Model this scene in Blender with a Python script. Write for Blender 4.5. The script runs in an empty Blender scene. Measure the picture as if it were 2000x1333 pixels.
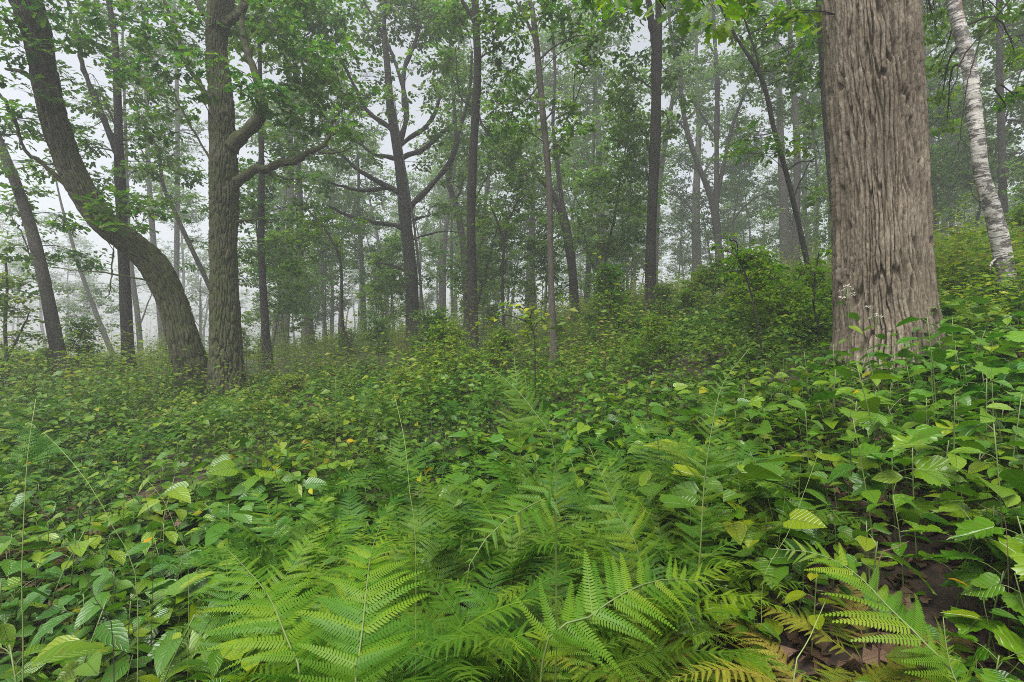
import bpy, math
import numpy as np
from mathutils import Vector, Matrix

# ------------------------------------------------------------------ camera, sky, sun, exposure
scene = bpy.context.scene
COL = scene.collection
EYE = np.array([0.0, 0.0, 1.45])
F = 1000.0                      # focal length in photograph pixels (18 mm on 36 mm)
PITCH = math.atan(23.5 / F)     # horizon sits at y = 690 of 1333
cam_data = bpy.data.cameras.new("camera")
cam = bpy.data.objects.new("camera", cam_data)
COL.objects.link(cam)
cam_data.lens = 18.0
cam_data.sensor_width = 36.0
cam_data.clip_start = 0.05
cam_data.clip_end = 2000.0
cam.location = EYE
cam.rotation_euler = (math.pi / 2 + PITCH, 0, 0)
scene.camera = cam

SUN_EL, SUN_AZ = math.radians(62), math.radians(205)
world = bpy.data.worlds.new("World")
scene.world = world
world.use_nodes = True
wn, wl = world.node_tree.nodes, world.node_tree.links
wn.clear()
sky = wn.new("ShaderNodeTexSky")
sky.sky_type = 'NISHITA'
sky.sun_disc = False
sky.sun_elevation = SUN_EL
sky.sun_rotation = SUN_AZ
sky.air_density = 1.0
sky.dust_density = 2.0
sky.ozone_density = 1.0
hs = wn.new("ShaderNodeHueSaturation")
hs.inputs['Saturation'].default_value = 0.25
bg = wn.new("ShaderNodeBackground")
bg.inputs['Strength'].default_value = 0.05
wo = wn.new("ShaderNodeOutputWorld")
wl.new(sky.outputs[0], hs.inputs['Color'])
wl.new(hs.outputs[0], bg.inputs['Color'])
wl.new(bg.outputs[0], wo.inputs['Surface'])

sun_data = bpy.data.lights.new("sun", 'SUN')
sun_data.energy = 1.5
sun_data.angle = math.radians(46)
sun_data.color = (1.0, 0.97, 0.92)
sun = bpy.data.objects.new("sun", sun_data)
COL.objects.link(sun)
# the lamp shines along -Z; point it from the sky's sun direction
sd = Vector((math.sin(SUN_AZ) * math.cos(SUN_EL), math.cos(SUN_AZ) * math.cos(SUN_EL), math.sin(SUN_EL)))
sun.rotation_euler = sd.to_track_quat('Z', 'Y').to_euler()
sun.location = (0, -5, 30)

vs = scene.view_settings
vs.view_transform = 'Standard'
vs.look = 'None'
vs.gamma = 1.0
vs.use_curve_mapping = False
vs.exposure = 2.48

cy = scene.cycles
cy.use_denoising = False
cy.max_bounces = 6
cy.diffuse_bounces = 3
cy.glossy_bounces = 2
cy.transmission_bounces = 4
cy.volume_bounces = 2
cy.use_adaptive_sampling = False
cy.filter_width = 1.0
cy.sample_clamp_indirect = 6.0
HAZE_DENSITY = 0.0070

RNG = np.random.default_rng(11)
R = RNG.random
def U(a, b, n=None):
    return RNG.uniform(a, b, n)

# ------------------------------------------------------------------ camera geometry helpers
cp, sp = math.cos(PITCH), math.sin(PITCH)
def at(px, py, d):
    """the point seen at photograph pixel (px, py), d metres ahead"""
    x = (px - 1000) / F
    y = (666.5 - py) / F
    return EYE + d * np.array([x, cp - y * sp, sp + y * cp])
def project(p):
    q = np.asarray(p) - EYE
    f = q[1] * cp + q[2] * sp
    u = -q[1] * sp + q[2] * cp
    if f < 0.05: f = 0.05
    return 1000 + F * q[0] / f, 666.5 - F * u / f

def hash2(i, j, s):
    n = (i * 374761393 + j * 668265263 + s * 1442695041) & 0x7fffffff
    n = ((n ^ (n >> 13)) * 1274126177) & 0x7fffffff
    return ((n ^ (n >> 16)) & 0xffff) / 65535.0
def vnoise(x, y, s=0):
    x = np.asarray(x, float); y = np.asarray(y, float)
    i = np.floor(x).astype(np.int64); j = np.floor(y).astype(np.int64)
    fx = x - i; fy = y - j
    fx = fx * fx * (3 - 2 * fx); fy = fy * fy * (3 - 2 * fy)
    a = hash2(i, j, s); b = hash2(i + 1, j, s); c = hash2(i, j + 1, s); d = hash2(i + 1, j + 1, s)
    return (a * (1 - fx) + b * fx) * (1 - fy) + (c * (1 - fx) + d * fx) * fy
def sstep(a, b, x):
    t = np.clip((x - a) / (b - a), 0, 1)
    return t * t * (3 - 2 * t)

def G(x, y):
    """ground height: a slope that climbs away and to the right, flattening to a meadow on the left"""
    x = np.asarray(x, float); y = np.asarray(y, float)
    xr = np.maximum(x, 0); xl = np.minimum(x, 0)
    tx = 0.27 * xr / (1 + xr / 38.0) + 1.1 * np.tanh(0.06 * xl / 1.1)
    yy = np.maximum(y, -6)
    w = 1 - sstep(-0.6, -0.1, x / (np.maximum(yy, 0) + 4.0))
    yc = np.where(yy > 30, 30 + 10 * np.tanh((yy - 30) / 10), yy)
    yl = np.where(yy > 11, 11 + 3 * np.tanh((yy - 11) / 3), yy)
    ty = 0.1 * (yc * (1 - w) + yl * w)
    b = (vnoise(x * .7 + 50, y * .7 + 50, 3) - .5) * .12 + (vnoise(x * .22 + 9, y * .22 + 9, 5) - .5) * .25 * sstep(4, 12, np.abs(y))
    mound = .17 * np.exp(-((x - 3.1) ** 2 + (y - 4.4) ** 2) / 1.4)
    return tx + ty + b + mound
def ground_at(px, d):
    """ground point in the column of pixel px at depth d"""
    x = (px - 1000) / F * d
    return np.array([x, d, float(G(x, d))])

def hit(px, py, h):
    """where the ray of a pixel comes down to h metres above the ground"""
    for d in np.arange(.8, 14, .02):
        p = at(px, py, d)
        if p[2] < float(G(p[0], p[1])) + h: return p
    return p
# ------------------------------------------------------------------ mesh helpers
class Acc:
    def __init__(s):
        s.V, s.A, s.F, s.n = [], [], {}, 0
    def add(s, V, Fs, A):
        for f in Fs:
            s.F.setdefault(f.shape[1], []).append(f + s.n)
        s.V.append(np.asarray(V, float)); s.A.append(np.asarray(A, float)); s.n += len(V)
    def mesh(s, name, mat, origin=(0, 0, 0)):
        me = bpy.data.meshes.new(name)
        V = np.concatenate(s.V) - np.asarray(origin, float)
        A = np.concatenate(s.A)
        loops, starts, c = [], [], 0
        for k in sorted(s.F):
            f = np.concatenate(s.F[k])
            loops.append(f.ravel())
            starts.append(c + np.arange(len(f)) * k)
            c += f.size
        loops = np.concatenate(loops).astype(np.int32); starts = np.concatenate(starts).astype(np.int32)
        me.vertices.add(len(V)); me.vertices.foreach_set("co", V.astype(np.float32).ravel())
        me.loops.add(len(loops)); me.loops.foreach_set("vertex_index", loops)
        me.polygons.add(len(starts)); me.polygons.foreach_set("loop_start", starts)
        me.update(calc_edges=True)
        at_ = me.attributes.new("leaf", 'FLOAT_VECTOR', 'POINT')
        at_.data.foreach_set("vector", A.astype(np.float32).ravel())
        me.materials.append(mat)
        return me

def link(name, mesh, parent=None, loc=None):
    o = bpy.data.objects.new(name, mesh)
    COL.objects.link(o)
    if parent is not None: o.parent = parent
    if loc is not None: o.location = loc
    return o
def tag(o, label=None, cat=None, group=None, kind=None):
    if label: o['label'] = label
    if cat: o['category'] = cat
    if group: o['group'] = group
    if kind: o['kind'] = kind
    return o
def thing(name, label, cat, loc, group=None):
    o = bpy.data.objects.new(name, None)
    o.empty_display_size = 0.1
    COL.objects.link(o)
    o.location = loc
    return tag(o, label, cat, group)

def unit(a):
    a = np.asarray(a, float)
    return a / (np.linalg.norm(a, axis=-1, keepdims=True) + 1e-12)
def frames(X, N):
    X = unit(X); Y = unit(np.cross(N, X)); Z = np.cross(X, Y)
    return np.stack([X, Y, Z], axis=-1)
def stamp(acc, T, Fs, TA, O, Rm, S, rnd):
    n, k = len(O), len(T)
    S = np.asarray(S, float)
    L = T[None] * (S[:, None, None] if S.ndim == 1 else S[:, None, :])
    V = np.einsum('nij,nkj->nki', Rm, L) + O[:, None, :]
    A = np.empty((n, k, 3)); A[:, :, :2] = TA[None]; A[:, :, 2] = rnd[:, None]
    off = (np.arange(n) * k)[:, None, None]
    acc.add(V.reshape(-1, 3), [(f[None] + off).reshape(-1, f.shape[1]) for f in Fs], A.reshape(-1, 3))

def catmull(P, n):
    """n points, evenly spaced along a smooth curve through the rows of P"""
    P = np.asarray(P, float)
    if len(P) == 2:
        t = np.linspace(0, 1, n)[:, None]
        return P[0] * (1 - t) + P[1] * t
    Q = np.vstack([2 * P[0] - P[1], P, 2 * P[-1] - P[-2]])
    out = []
    t = np.linspace(0, 1, 14, endpoint=False)[:, None]
    for i in range(len(P) - 1):
        a, b, c, d = Q[i], Q[i + 1], Q[i + 2], Q[i + 3]
        out.append(.5 * (2 * b + (c - a) * t + (2 * a - 5 * b + 4 * c - d) * t ** 2 + (3 * b - a - 3 * c + d) * t ** 3))
    out.append(P[-1:])
    D = np.vstack(out)
    s = np.concatenate([[0], np.cumsum(np.linalg.norm(np.diff(D[:, :3], axis=0), axis=1))])
    q = np.linspace(0, s[-1], n)
    return np.stack([np.interp(q, s, D[:, j]) for j in range(D.shape[1])], axis=1)

def tube_rings(P):
    T = unit(np.gradient(P, axis=0))
    N = np.zeros_like(T)
    a = np.array([0, -1, 0.0]) if abs(T[0][1]) < .8 else np.array([1.0, 0, 0])
    n = unit(a - T[0] * a.dot(T[0]))
    for i in range(len(P)):
        n = unit(n - T[i] * n.dot(T[i])); N[i] = n
    return T, N, np.cross(T, N)
def grid_faces(m, k, caps=True):
    i = np.arange(m - 1)[:, None] * k; j = np.arange(k)[None]
    j2 = (j + 1) % k
    return np.stack([i + j, i + j2, i + k + j2, i + k + j], -1).reshape(-1, 4)
def tube(acc, P, r, sides=6, rnd=0.0):
    P = np.asarray(P, float); r = np.asarray(r, float)
    m = len(P)
    T, N, B = tube_rings(P)
    th = np.arange(sides) * 2 * math.pi / sides
    c, s = np.cos(th), np.sin(th)
    V = P[:, None] + r[:, None, None] * (N[:, None] * c[None, :, None] + B[:, None] * s[None, :, None])
    ln = np.concatenate([[0], np.cumsum(np.linalg.norm(np.diff(P, axis=0), axis=1))])
    A = np.empty((m, sides, 3)); A[..., 0] = r[:, None] * c; A[..., 1] = r[:, None] * s; A[..., 2] = ln[:, None] + rnd
    Fs = [grid_faces(m, sides)]
    Fs.append((np.arange(sides)[None] + (m - 1) * sides))
    acc.add(V.reshape(-1, 3), Fs, A.reshape(-1, 3))

def worley(u, v, nu, seed):
    """u in [0,1) periodic over nu cells, v in cells: distance F2-F1 and cell id"""
    uu = u * nu
    i = np.floor(uu).astype(np.int64); j = np.floor(v).astype(np.int64)
    f1 = np.full(u.shape, 9.0); f2 = np.full(u.shape, 9.0); cid = np.zeros(u.shape)
    for di in (-1, 0, 1):
        for dj in (-1, 0, 1):
            a = i + di; b = j + dj; am = a % nu
            dx = a + .15 + .7 * hash2(am, b, seed) - uu
            dy = b + .1 + .8 * hash2(am, b, seed + 7) - v
            d = np.sqrt(dx * dx + dy * dy)
            near = d < f1
            f2 = np.where(near, f1, np.minimum(f2, d))
            cid = np.where(near, hash2(am, b, seed + 13), cid)
            f1 = np.where(near, d, f1)
    return f2 - f1, cid
def bark_tube(acc, P, r, sides, nu, ch, amp, seed, flare=0.0, flare_h=.5, lobes=5, dense=0.0, turn=0.0, crack=.16, scars=(), knots=()):
    """a trunk whose furrowed bark is real relief: elongated plates nu around, ch metres tall"""
    P = np.asarray(P, float); r = np.asarray(r, float)
    m = len(P)
    T, N, B = tube_rings(P)
    th = np.arange(sides) * 2 * math.pi / sides
    th = th - dense * np.sin(th) + turn
    ln = np.concatenate([[0], np.cumsum(np.linalg.norm(np.diff(P, axis=0), axis=1))])
    u = np.broadcast_to((th / (2 * math.pi)) % 1.0, (m, sides))
    v = np.broadcast_to(ln[:, None], (m, sides))
    wu = u + ((vnoise(u * 20, v * 2.6, seed) - .5) * 1.1 + (vnoise(u * nu * 1.5, v * 9, seed + 2) - .5) * .5) / nu
    wv = v / ch + (vnoise(u * nu * .8, v * 3, seed + 4) - .5) * .8
    e, cid = worley(wu % 1.0, wv, nu, seed)
    e2, cid2 = worley((wu + .8 * (vnoise(u * nu, v * 22, seed + 9) - .5) / nu) % 1.0, v / ch * 6.5 + 3 + cid * 5, int(nu * 1.25), seed + 21)
    big = .6 + .8 * vnoise(u * 7, v * 1.1, seed + 33)
    h = amp * big * (sstep(.03, .25, e) * (.7 + .6 * cid) + crack * sstep(0, .2, e2) * (.4 + cid2)) * .999 - amp
    h = h + amp * .16 * (vnoise(u * nu * 4, v / ch * 30, seed + 5) - .5)
    for (t0, v0, v1, w0) in scars:
        c0 = t0 + .05 * np.sin(v * 4.1) + .03 * np.sin(v * 9.7)
        mk = np.exp(-((th[None] - c0) / w0) ** 2) * sstep(v0, v0 + .3, v) * (1 - sstep(v1 - .4, v1, v))
        h = h * (1 - .8 * mk) - amp * .55 * mk * (1 - np.exp(-((th[None] - c0) / (w0 * .25)) ** 2)) - amp * .9 * mk * np.exp(-((th[None] - c0 - w0 * .5) / (w0 * .13)) ** 2)
    for (t0, v0, rad, up) in knots:
        dd = np.hypot((th[None] - t0) * r[:, None], v - v0) / rad
        h = h + up * np.exp(-dd ** 2) - up * .9 * np.exp(-(dd / .38) ** 2)
    rr = r[:, None] * (1 + .025 * (vnoise(u * 5, v * 1.1, seed + 40) - .5) * 2)
    if flare:
        lob = .75 + .25 * np.cos(th * lobes + seed)[None] + .2 * np.cos(th * 3 + 1.7)[None]
        rr = rr + r[:, None] * flare * np.exp(-v / flare_h) * lob
    rr = rr + h
    V = P[:, None] + rr[..., None] * (N[:, None] * np.cos(th)[None, :, None] + B[:, None] * np.sin(th)[None, :, None])
    A = np.empty((m, sides, 3)); A[..., 0] = r[:, None] * np.cos(th); A[..., 1] = r[:, None] * np.sin(th); A[..., 2] = v
    acc.add(V.reshape(-1, 3), [grid_faces(m, sides)], A.reshape(-1, 3))

# ------------------------------------------------------------------ materials
def new_mat(name):
    m = bpy.data.materials.new(name)
    m.use_nodes = True
    m.node_tree.nodes.clear()
    return m, m.node_tree.nodes, m.node_tree.links
def ramp(nodes, stops):
    n = nodes.new("ShaderNodeValToRGB")
    el = n.color_ramp.elements
    while len(el) < len(stops): el.new(.5)
    for e, (p, c) in zip(el, stops):
        e.position = p; e.color = (*c, 1)
    return n
def math_node(nodes, links, op, a, b=None, c=None, clamp=False):
    n = nodes.new("ShaderNodeMath"); n.operation = op; n.use_clamp = clamp
    for k, v in enumerate((a, b, c)):
        if v is None: continue
        if isinstance(v, (int, float)): n.inputs[k].default_value = v
        else: links.new(v, n.inputs[k])
    return n.outputs[0]
def mixc(nodes, links, fac, a, b, mode='MIX'):
    n = nodes.new("ShaderNodeMix"); n.data_type = 'RGBA'; n.blend_type = mode
    for k, v in (('Factor', fac), ('A', a), ('B', b)):
        s = [i for i in n.inputs if i.name == k and (i.type == ('VALUE' if k == 'Factor' else 'RGBA'))][0]
        if isinstance(v, (int, float)): s.default_value = v
        elif isinstance(v, tuple): s.default_value = (*v, 1)
        else: links.new(v, s)
    return [o for o in n.outputs if o.type == 'RGBA'][0]

def leaf_material(name, stops, rough=.45, trans=.35, veins=True, spots=0.0, spec=.22, vein_n=11.0, tcol=(1.5, 1.9, .6)):
    m, n, l = new_mat(name)
    a = n.new("ShaderNodeAttribute"); a.attribute_name = "leaf"
    s = n.new("ShaderNodeSeparateXYZ"); l.new(a.outputs['Vector'], s.inputs[0])
    oi = n.new("ShaderNodeObjectInfo")
    rnd = math_node(n, l, 'FRACT', math_node(n, l, 'ADD', s.outputs['Z'], math_node(n, l, 'MULTIPLY', oi.outputs['Random'], 3.7)))
    rp = ramp(n, stops); l.new(rnd, rp.inputs['Fac'])
    col = rp.outputs['Color']
    g = n.new("ShaderNodeNewGeometry")
    nz = n.new("ShaderNodeTexNoise"); nz.inputs['Scale'].default_value = 1.1; nz.inputs['Detail'].default_value = 2
    l.new(g.outputs['Position'], nz.inputs['Vector'])
    v = math_node(n, l, 'MULTIPLY_ADD', nz.outputs['Fac'], .9, .55)
    hsv = n.new("ShaderNodeHueSaturation"); hsv.inputs['Saturation'].default_value = 1.16; l.new(v, hsv.inputs['Value']); l.new(col, hsv.inputs['Color'])
    col = hsv.outputs['Color']
    nz2 = n.new("ShaderNodeTexNoise"); nz2.inputs['Scale'].default_value = .55; nz2.inputs['Detail'].default_value = 3
    l.new(g.outputs['Position'], nz2.inputs['Vector'])
    hue = math_node(n, l, 'MULTIPLY_ADD', math_node(n, l, 'ADD', math_node(n, l, 'MULTIPLY', nz2.outputs['Fac'], -.09), math_node(n, l, 'MULTIPLY', math_node(n, l, 'SUBTRACT', rnd, .5), -.03)), 1.0, .536)
    l.new(hue, hsv.inputs['Hue'])
    bump = None
    if veins:
        au = math_node(n, l, 'ABSOLUTE', s.outputs['X'])
        ph = math_node(n, l, 'MULTIPLY', math_node(n, l, 'SUBTRACT', s.outputs['Y'], math_node(n, l, 'MULTIPLY', au, .28)), vein_n * 6.283)
        w = math_node(n, l, 'SINE', ph)
        w = math_node(n, l, 'MULTIPLY_ADD', w, .5, .5)
        side = math_node(n, l, 'POWER', w, 6.0)
        mid = math_node(n, l, 'SUBTRACT', 1.0, math_node(n, l, 'MULTIPLY', au, 18.0), clamp=True)
        vv = math_node(n, l, 'MAXIMUM', math_node(n, l, 'MULTIPLY', side, .38), mid)
        col = mixc(n, l, math_node(n, l, 'MULTIPLY', vv, .38), col, (.19, .29, .08))
        b = n.new("ShaderNodeBump"); b.inputs['Strength'].default_value = .7; b.inputs['Distance'].default_value = .006
        l.new(math_node(n, l, 'SUBTRACT', 1.0, vv), b.inputs['Height'])
        bump = b.outputs[0]
    if spots:
        ns = n.new("ShaderNodeTexNoise"); ns.inputs['Scale'].default_value = 55; ns.inputs['Detail'].default_value = 4
        l.new(g.outputs['Position'], ns.inputs['Vector'])
        sp_ = math_node(n, l, 'MULTIPLY', math_node(n, l, 'SUBTRACT', ns.outputs['Fac'], .62), 14.0, clamp=True)
        col = mixc(n, l, math_node(n, l, 'MULTIPLY', sp_, spots), col, (.10, .055, .02))
    p = n.new("ShaderNodeBsdfPrincipled")
    l.new(col, p.inputs['Base Color'])
    p.inputs['Roughness'].default_value = rough
    p.inputs['Specular IOR Level'].default_value = spec
    if bump is not None: l.new(bump, p.inputs['Normal'])
    t = n.new("ShaderNodeBsdfTranslucent")
    l.new(mixc(n, l, 1.0, col, tcol, 'MULTIPLY'), t.inputs['Color'])
    mx = n.new("ShaderNodeMixShader"); mx.inputs[0].default_value = trans
    l.new(p.outputs[0], mx.inputs[1]); l.new(t.outputs[0], mx.inputs[2])
    o = n.new("ShaderNodeOutputMaterial"); l.new(mx.outputs[0], o.inputs['Surface'])
    return m

def bark_material(name, c1, c2, c3, bump=.6, scale=(26, 26, 5), moss=0.0, dist=.02):
    m, n, l = new_mat(name)
    a = n.new("ShaderNodeAttribute"); a.attribute_name = "leaf"
    mp = n.new("ShaderNodeMapping"); mp.inputs['Scale'].default_value = scale
    l.new(a.outputs['Vector'], mp.inputs['Vector'])
    nz = n.new("ShaderNodeTexNoise"); nz.inputs['Scale'].default_value = 1.3; nz.inputs['Detail'].default_value = 6; nz.inputs['Roughness'].default_value = .65
    l.new(mp.outputs[0], nz.inputs['Vector'])
    n2 = n.new("ShaderNodeTexNoise"); n2.inputs['Scale'].default_value = 1.9; n2.inputs['Detail'].default_value = 5
    l.new(a.outputs['Vector'], n2.inputs['Vector'])
    n3 = n.new("ShaderNodeTexNoise"); n3.inputs['Scale'].default_value = 90; n3.inputs['Detail'].default_value = 4
    l.new(a.outputs['Vector'], n3.inputs['Vector'])
    rp = ramp(n, [(.37, c1), (.51, c2), (.65, c3)])
    f = math_node(n, l, 'ADD', math_node(n, l, 'MULTIPLY', nz.outputs['Fac'], .55), math_node(n, l, 'MULTIPLY', n2.outputs['Fac'], .3))
    f = math_node(n, l, 'ADD', f, math_node(n, l, 'MULTIPLY', n3.outputs['Fac'], .16))
    l.new(f, rp.inputs['Fac'])
    col = rp.outputs[0]
    if moss:
        g = n.new("ShaderNodeNewGeometry"); sx = n.new("ShaderNodeSeparateXYZ"); l.new(g.outputs['Normal'], sx.inputs[0])
        n4 = n.new("ShaderNodeTexNoise"); n4.inputs['Scale'].default_value = 6; n4.inputs['Detail'].default_value = 6; n4.inputs['Roughness'].default_value = .7
        l.new(g.outputs['Position'], n4.inputs['Vector'])
        mf = math_node(n, l, 'ADD', math_node(n, l, 'MULTIPLY', sx.outputs['Z'], .5), math_node(n, l, 'MULTIPLY_ADD', n4.outputs['Fac'], 2.6, -1.45 + moss * .9))
        mf = math_node(n, l, 'MULTIPLY', mf, 1.6, clamp=True)
        col = mixc(n, l, math_node(n, l, 'MULTIPLY', mf, .85), col, (.05, .062, .018))
    vo = n.new("ShaderNodeTexVoronoi"); vo.feature = 'DISTANCE_TO_EDGE'; vo.inputs['Scale'].default_value = 1.0
    ad = n.new("ShaderNodeVectorMath"); ad.operation = 'MULTIPLY_ADD'
    l.new(nz.outputs['Color'], ad.inputs[0]); ad.inputs[1].default_value = (1.2, 1.2, .8); l.new(mp.outputs[0], ad.inputs[2])
    l.new(ad.outputs[0], vo.inputs['Vector'])
    hgt = math_node(n, l, 'ADD', math_node(n, l, 'MINIMUM', math_node(n, l, 'MULTIPLY', vo.outputs['Distance'], 3.0), 1.0), math_node(n, l, 'MULTIPLY', n3.outputs['Fac'], .35))
    b = n.new("ShaderNodeBump"); b.inputs['Strength'].default_value = bump; b.inputs['Distance'].default_value = dist
    l.new(hgt, b.inputs['Height'])
    p = n.new("ShaderNodeBsdfPrincipled"); p.inputs['Roughness'].default_value = .85; p.inputs['Specular IOR Level'].default_value = .25
    l.new(col, p.inputs['Base Color']); l.new(b.outputs[0], p.inputs['Normal'])
    o = n.new("ShaderNodeOutputMaterial"); l.new(p.outputs[0], o.inputs['Surface'])
    return m

def birch_material():
    m, n, l = new_mat("birch_bark")
    a = n.new("ShaderNodeAttribute"); a.attribute_name = "leaf"
    def noise(scale, vec, detail=4, rough=.6):
        mp = n.new("ShaderNodeMapping"); mp.inputs['Scale'].default_value = vec
        l.new(a.outputs['Vector'], mp.inputs['Vector'])
        z = n.new("ShaderNodeTexNoise"); z.inputs['Scale'].default_value = scale; z.inputs['Detail'].default_value = detail; z.inputs['Roughness'].default_value = rough
        l.new(mp.outputs[0], z.inputs['Vector'])
        return z.outputs['Fac']
    base = ramp(n, [(.35, (.27, .25, .215)), (.6, (.54, .52, .48))]); l.new(noise(9, (1, 1, 2)), base.inputs[0])
    lent = math_node(n, l, 'MULTIPLY', math_node(n, l, 'SUBTRACT', noise(1, (9, 9, 55), 3), .53), 12, clamp=True)
    patch = math_node(n, l, 'MULTIPLY', math_node(n, l, 'SUBTRACT', noise(1, (8, 8, 13), 6, .7), .50), 24, clamp=True)
    tan_ = math_node(n, l, 'MULTIPLY', math_node(n, l, 'SUBTRACT', noise(1, (7, 7, 2.2), 4), .62), 18, clamp=True)
    col = mixc(n, l, lent, base.outputs[0], (.05, .042, .036))
    col = mixc(n, l, math_node(n, l, 'MULTIPLY', patch, .85), col, (.06, .055, .045))
    col = mixc(n, l, math_node(n, l, 'MULTIPLY', tan_, .8), col, (.20, .10, .055))
    b = n.new("ShaderNodeBump"); b.inputs['Strength'].default_value = .6; b.inputs['Distance'].default_value = .012
    l.new(math_node(n, l, 'SUBTRACT', noise(1, (12, 12, 40), 5), math_node(n, l, 'MULTIPLY', patch, .5)), b.inputs['Height'])
    p = n.new("ShaderNodeBsdfPrincipled"); p.inputs['Roughness'].default_value = .7
    l.new(col, p.inputs['Base Color']); l.new(b.outputs[0], p.inputs['Normal'])
    o = n.new("ShaderNodeOutputMaterial"); l.new(p.outputs[0], o.inputs['Surface'])
    return m

def plain_material(name, c, rough=.8):
    m, n, l = new_mat(name)
    g = n.new("ShaderNodeNewGeometry")
    z = n.new("ShaderNodeTexNoise"); z.inputs['Scale'].default_value = 30; z.inputs['Detail'].default_value = 4
    l.new(g.outputs['Position'], z.inputs['Vector'])
    col = mixc(n, l, z.outputs['Fac'], tuple(.6 * k for k in c), tuple(1.35 * k for k in c))
    p = n.new("ShaderNodeBsdfPrincipled"); p.inputs['Roughness'].default_value = rough
    l.new(col, p.inputs['Base Color'])
    o = n.new("ShaderNodeOutputMaterial"); l.new(p.outputs[0], o.inputs['Surface'])
    return m

def ground_material():
    m, n, l = new_mat("forest_soil")
    g = n.new("ShaderNodeNewGeometry")
    z = n.new("ShaderNodeTexNoise"); z.inputs['Scale'].default_value = 22; z.inputs['Detail'].default_value = 8; z.inputs['Roughness'].default_value = .7
    l.new(g.outputs['Position'], z.inputs['Vector'])
    vo = n.new("ShaderNodeTexVoronoi"); vo.inputs['Scale'].default_value = 30; l.new(g.outputs['Position'], vo.inputs['Vector'])
    soil = ramp(n, [(.3, (.012, .008, .005)), (.55, (.036, .022, .014)), (.8, (.085, .05, .03))])
    l.new(math_node(n, l, 'ADD', math_node(n, l, 'MULTIPLY', z.outputs['Fac'], .7), math_node(n, l, 'MULTIPLY', vo.outputs['Distance'], .35)), soil.inputs[0])
    z2 = n.new("ShaderNodeTexNoise"); z2.inputs['Scale'].default_value = .8; z2.inputs['Detail'].default_value = 7
    l.new(g.outputs['Position'], z2.inputs['Vector'])
    sx = n.new("ShaderNodeSeparateXYZ"); l.new(g.outputs['Position'], sx.inputs[0])
    far = math_node(n, l, 'MULTIPLY', math_node(n, l, 'SUBTRACT', sx.outputs['Y'], 9.0), .12, clamp=True)
    gf = math_node(n, l, 'MULTIPLY', math_node(n, l, 'ADD', z2.outputs['Fac'], .35, clamp=True), far)
    grass = ramp(n, [(.3, (.035, .055, .015)), (.7, (.09, .12, .035))]); l.new(z.outputs['Fac'], grass.inputs[0])
    col = mixc(n, l, gf, soil.outputs[0], grass.outputs[0])
    b = n.new("ShaderNodeBump"); b.inputs['Strength'].default_value = .8; b.inputs['Distance'].default_value = .03
    l.new(z.outputs['Fac'], b.inputs['Height'])
    p = n.new("ShaderNodeBsdfPrincipled"); p.inputs['Roughness'].default_value = .9
    l.new(col, p.inputs['Base Color']); l.new(b.outputs[0], p.inputs['Normal'])
    o = n.new("ShaderNodeOutputMaterial"); l.new(p.outputs[0], o.inputs['Surface'])
    return m

GREEN = [(0.0, (.034, .085, .014)), (.35, (.054, .125, .018)), (.75, (.080, .165, .024)), (.985, (.115, .19, .028)), (1.0, (.24, .24, .03))]
M = {}
M['oak'] = leaf_material("oak_leaf", [(0, (.040, .090, .020)), (.5, (.066, .130, .026)), (1, (.105, .175, .034))], veins=False, rough=.5, trans=.45)
M['fresh'] = leaf_material("fresh_leaf", [(0, (0.054, 0.110, 0.015)), (.5, (0.086, 0.158, 0.021)), (1, (0.140, 0.210, 0.028))], veins=False, rough=.5, trans=.45)
M['grey'] = leaf_material("grey_green_leaf", [(0, (.050, .095, .028)), (.5, (.075, .130, .036)), (1, (.110, .165, .046))], veins=False, rough=.55, trans=.45)
M['herb'] = leaf_material("herb_leaf", GREEN, rough=.33, spec=.42, trans=.22, spots=.5)
M['broad'] = leaf_material("broad_leaf", [(0, (0.035, 0.089, 0.015)), (.4, (0.049, 0.121, 0.020)), (.75, (0.081, 0.163, 0.024)), (1, (0.130, 0.205, 0.030))], rough=.28, spec=.5, trans=.2, spots=.6, vein_n=8)
M['lobed'] = leaf_material("lobed_leaf", [(0, (0.038, 0.105, 0.014)), (.5, (0.059, 0.142, 0.020)), (1, (0.092, 0.184, 0.025))], rough=.32, spec=.45, trans=.2, spots=.65, vein_n=6)
M['small'] = leaf_material("small_herb_leaf", [(0, (.070, .125, .022)), (.5, (.115, .175, .034)), (.9, (.165, .215, .048)), (1, (.22, .19, .07))], veins=False, rough=.45, trans=.35, spec=.25)
M['bright'] = leaf_material("bright_herb_leaf", [(0, (.085, .150, .024)), (.5, (.14, .215, .034)), (1, (.23, .27, .045))], veins=False, rough=.45, trans=.35, spec=.3)
M['yellow'] = leaf_material("yellow_leaf", [(0, (.22, .24, .035)), (.6, (.32, .28, .04)), (1, (.34, .20, .04))], rough=.5, trans=.3, spots=.8, veins=False)
M['dead'] = leaf_material("dead_leaf", [(0, (.045, .029, .018)), (.5, (.095, .064, .041)), (1, (.19, .145, .095))], rough=.7, trans=.08, spots=.5, tcol=(1.2, 1, .7))
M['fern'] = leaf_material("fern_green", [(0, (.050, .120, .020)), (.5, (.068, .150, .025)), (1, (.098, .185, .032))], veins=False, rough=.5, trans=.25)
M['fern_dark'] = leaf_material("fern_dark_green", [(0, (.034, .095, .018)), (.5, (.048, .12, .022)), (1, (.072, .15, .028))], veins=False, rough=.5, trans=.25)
M['fern_yellow'] = leaf_material("fern_yellowing", [(0, (.095, .16, .03)), (.45, (.17, .20, .04)), (.8, (.20, .19, .05)), (1, (.15, .12, .04))], veins=False, rough=.6, trans=.25, spots=.8)
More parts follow.
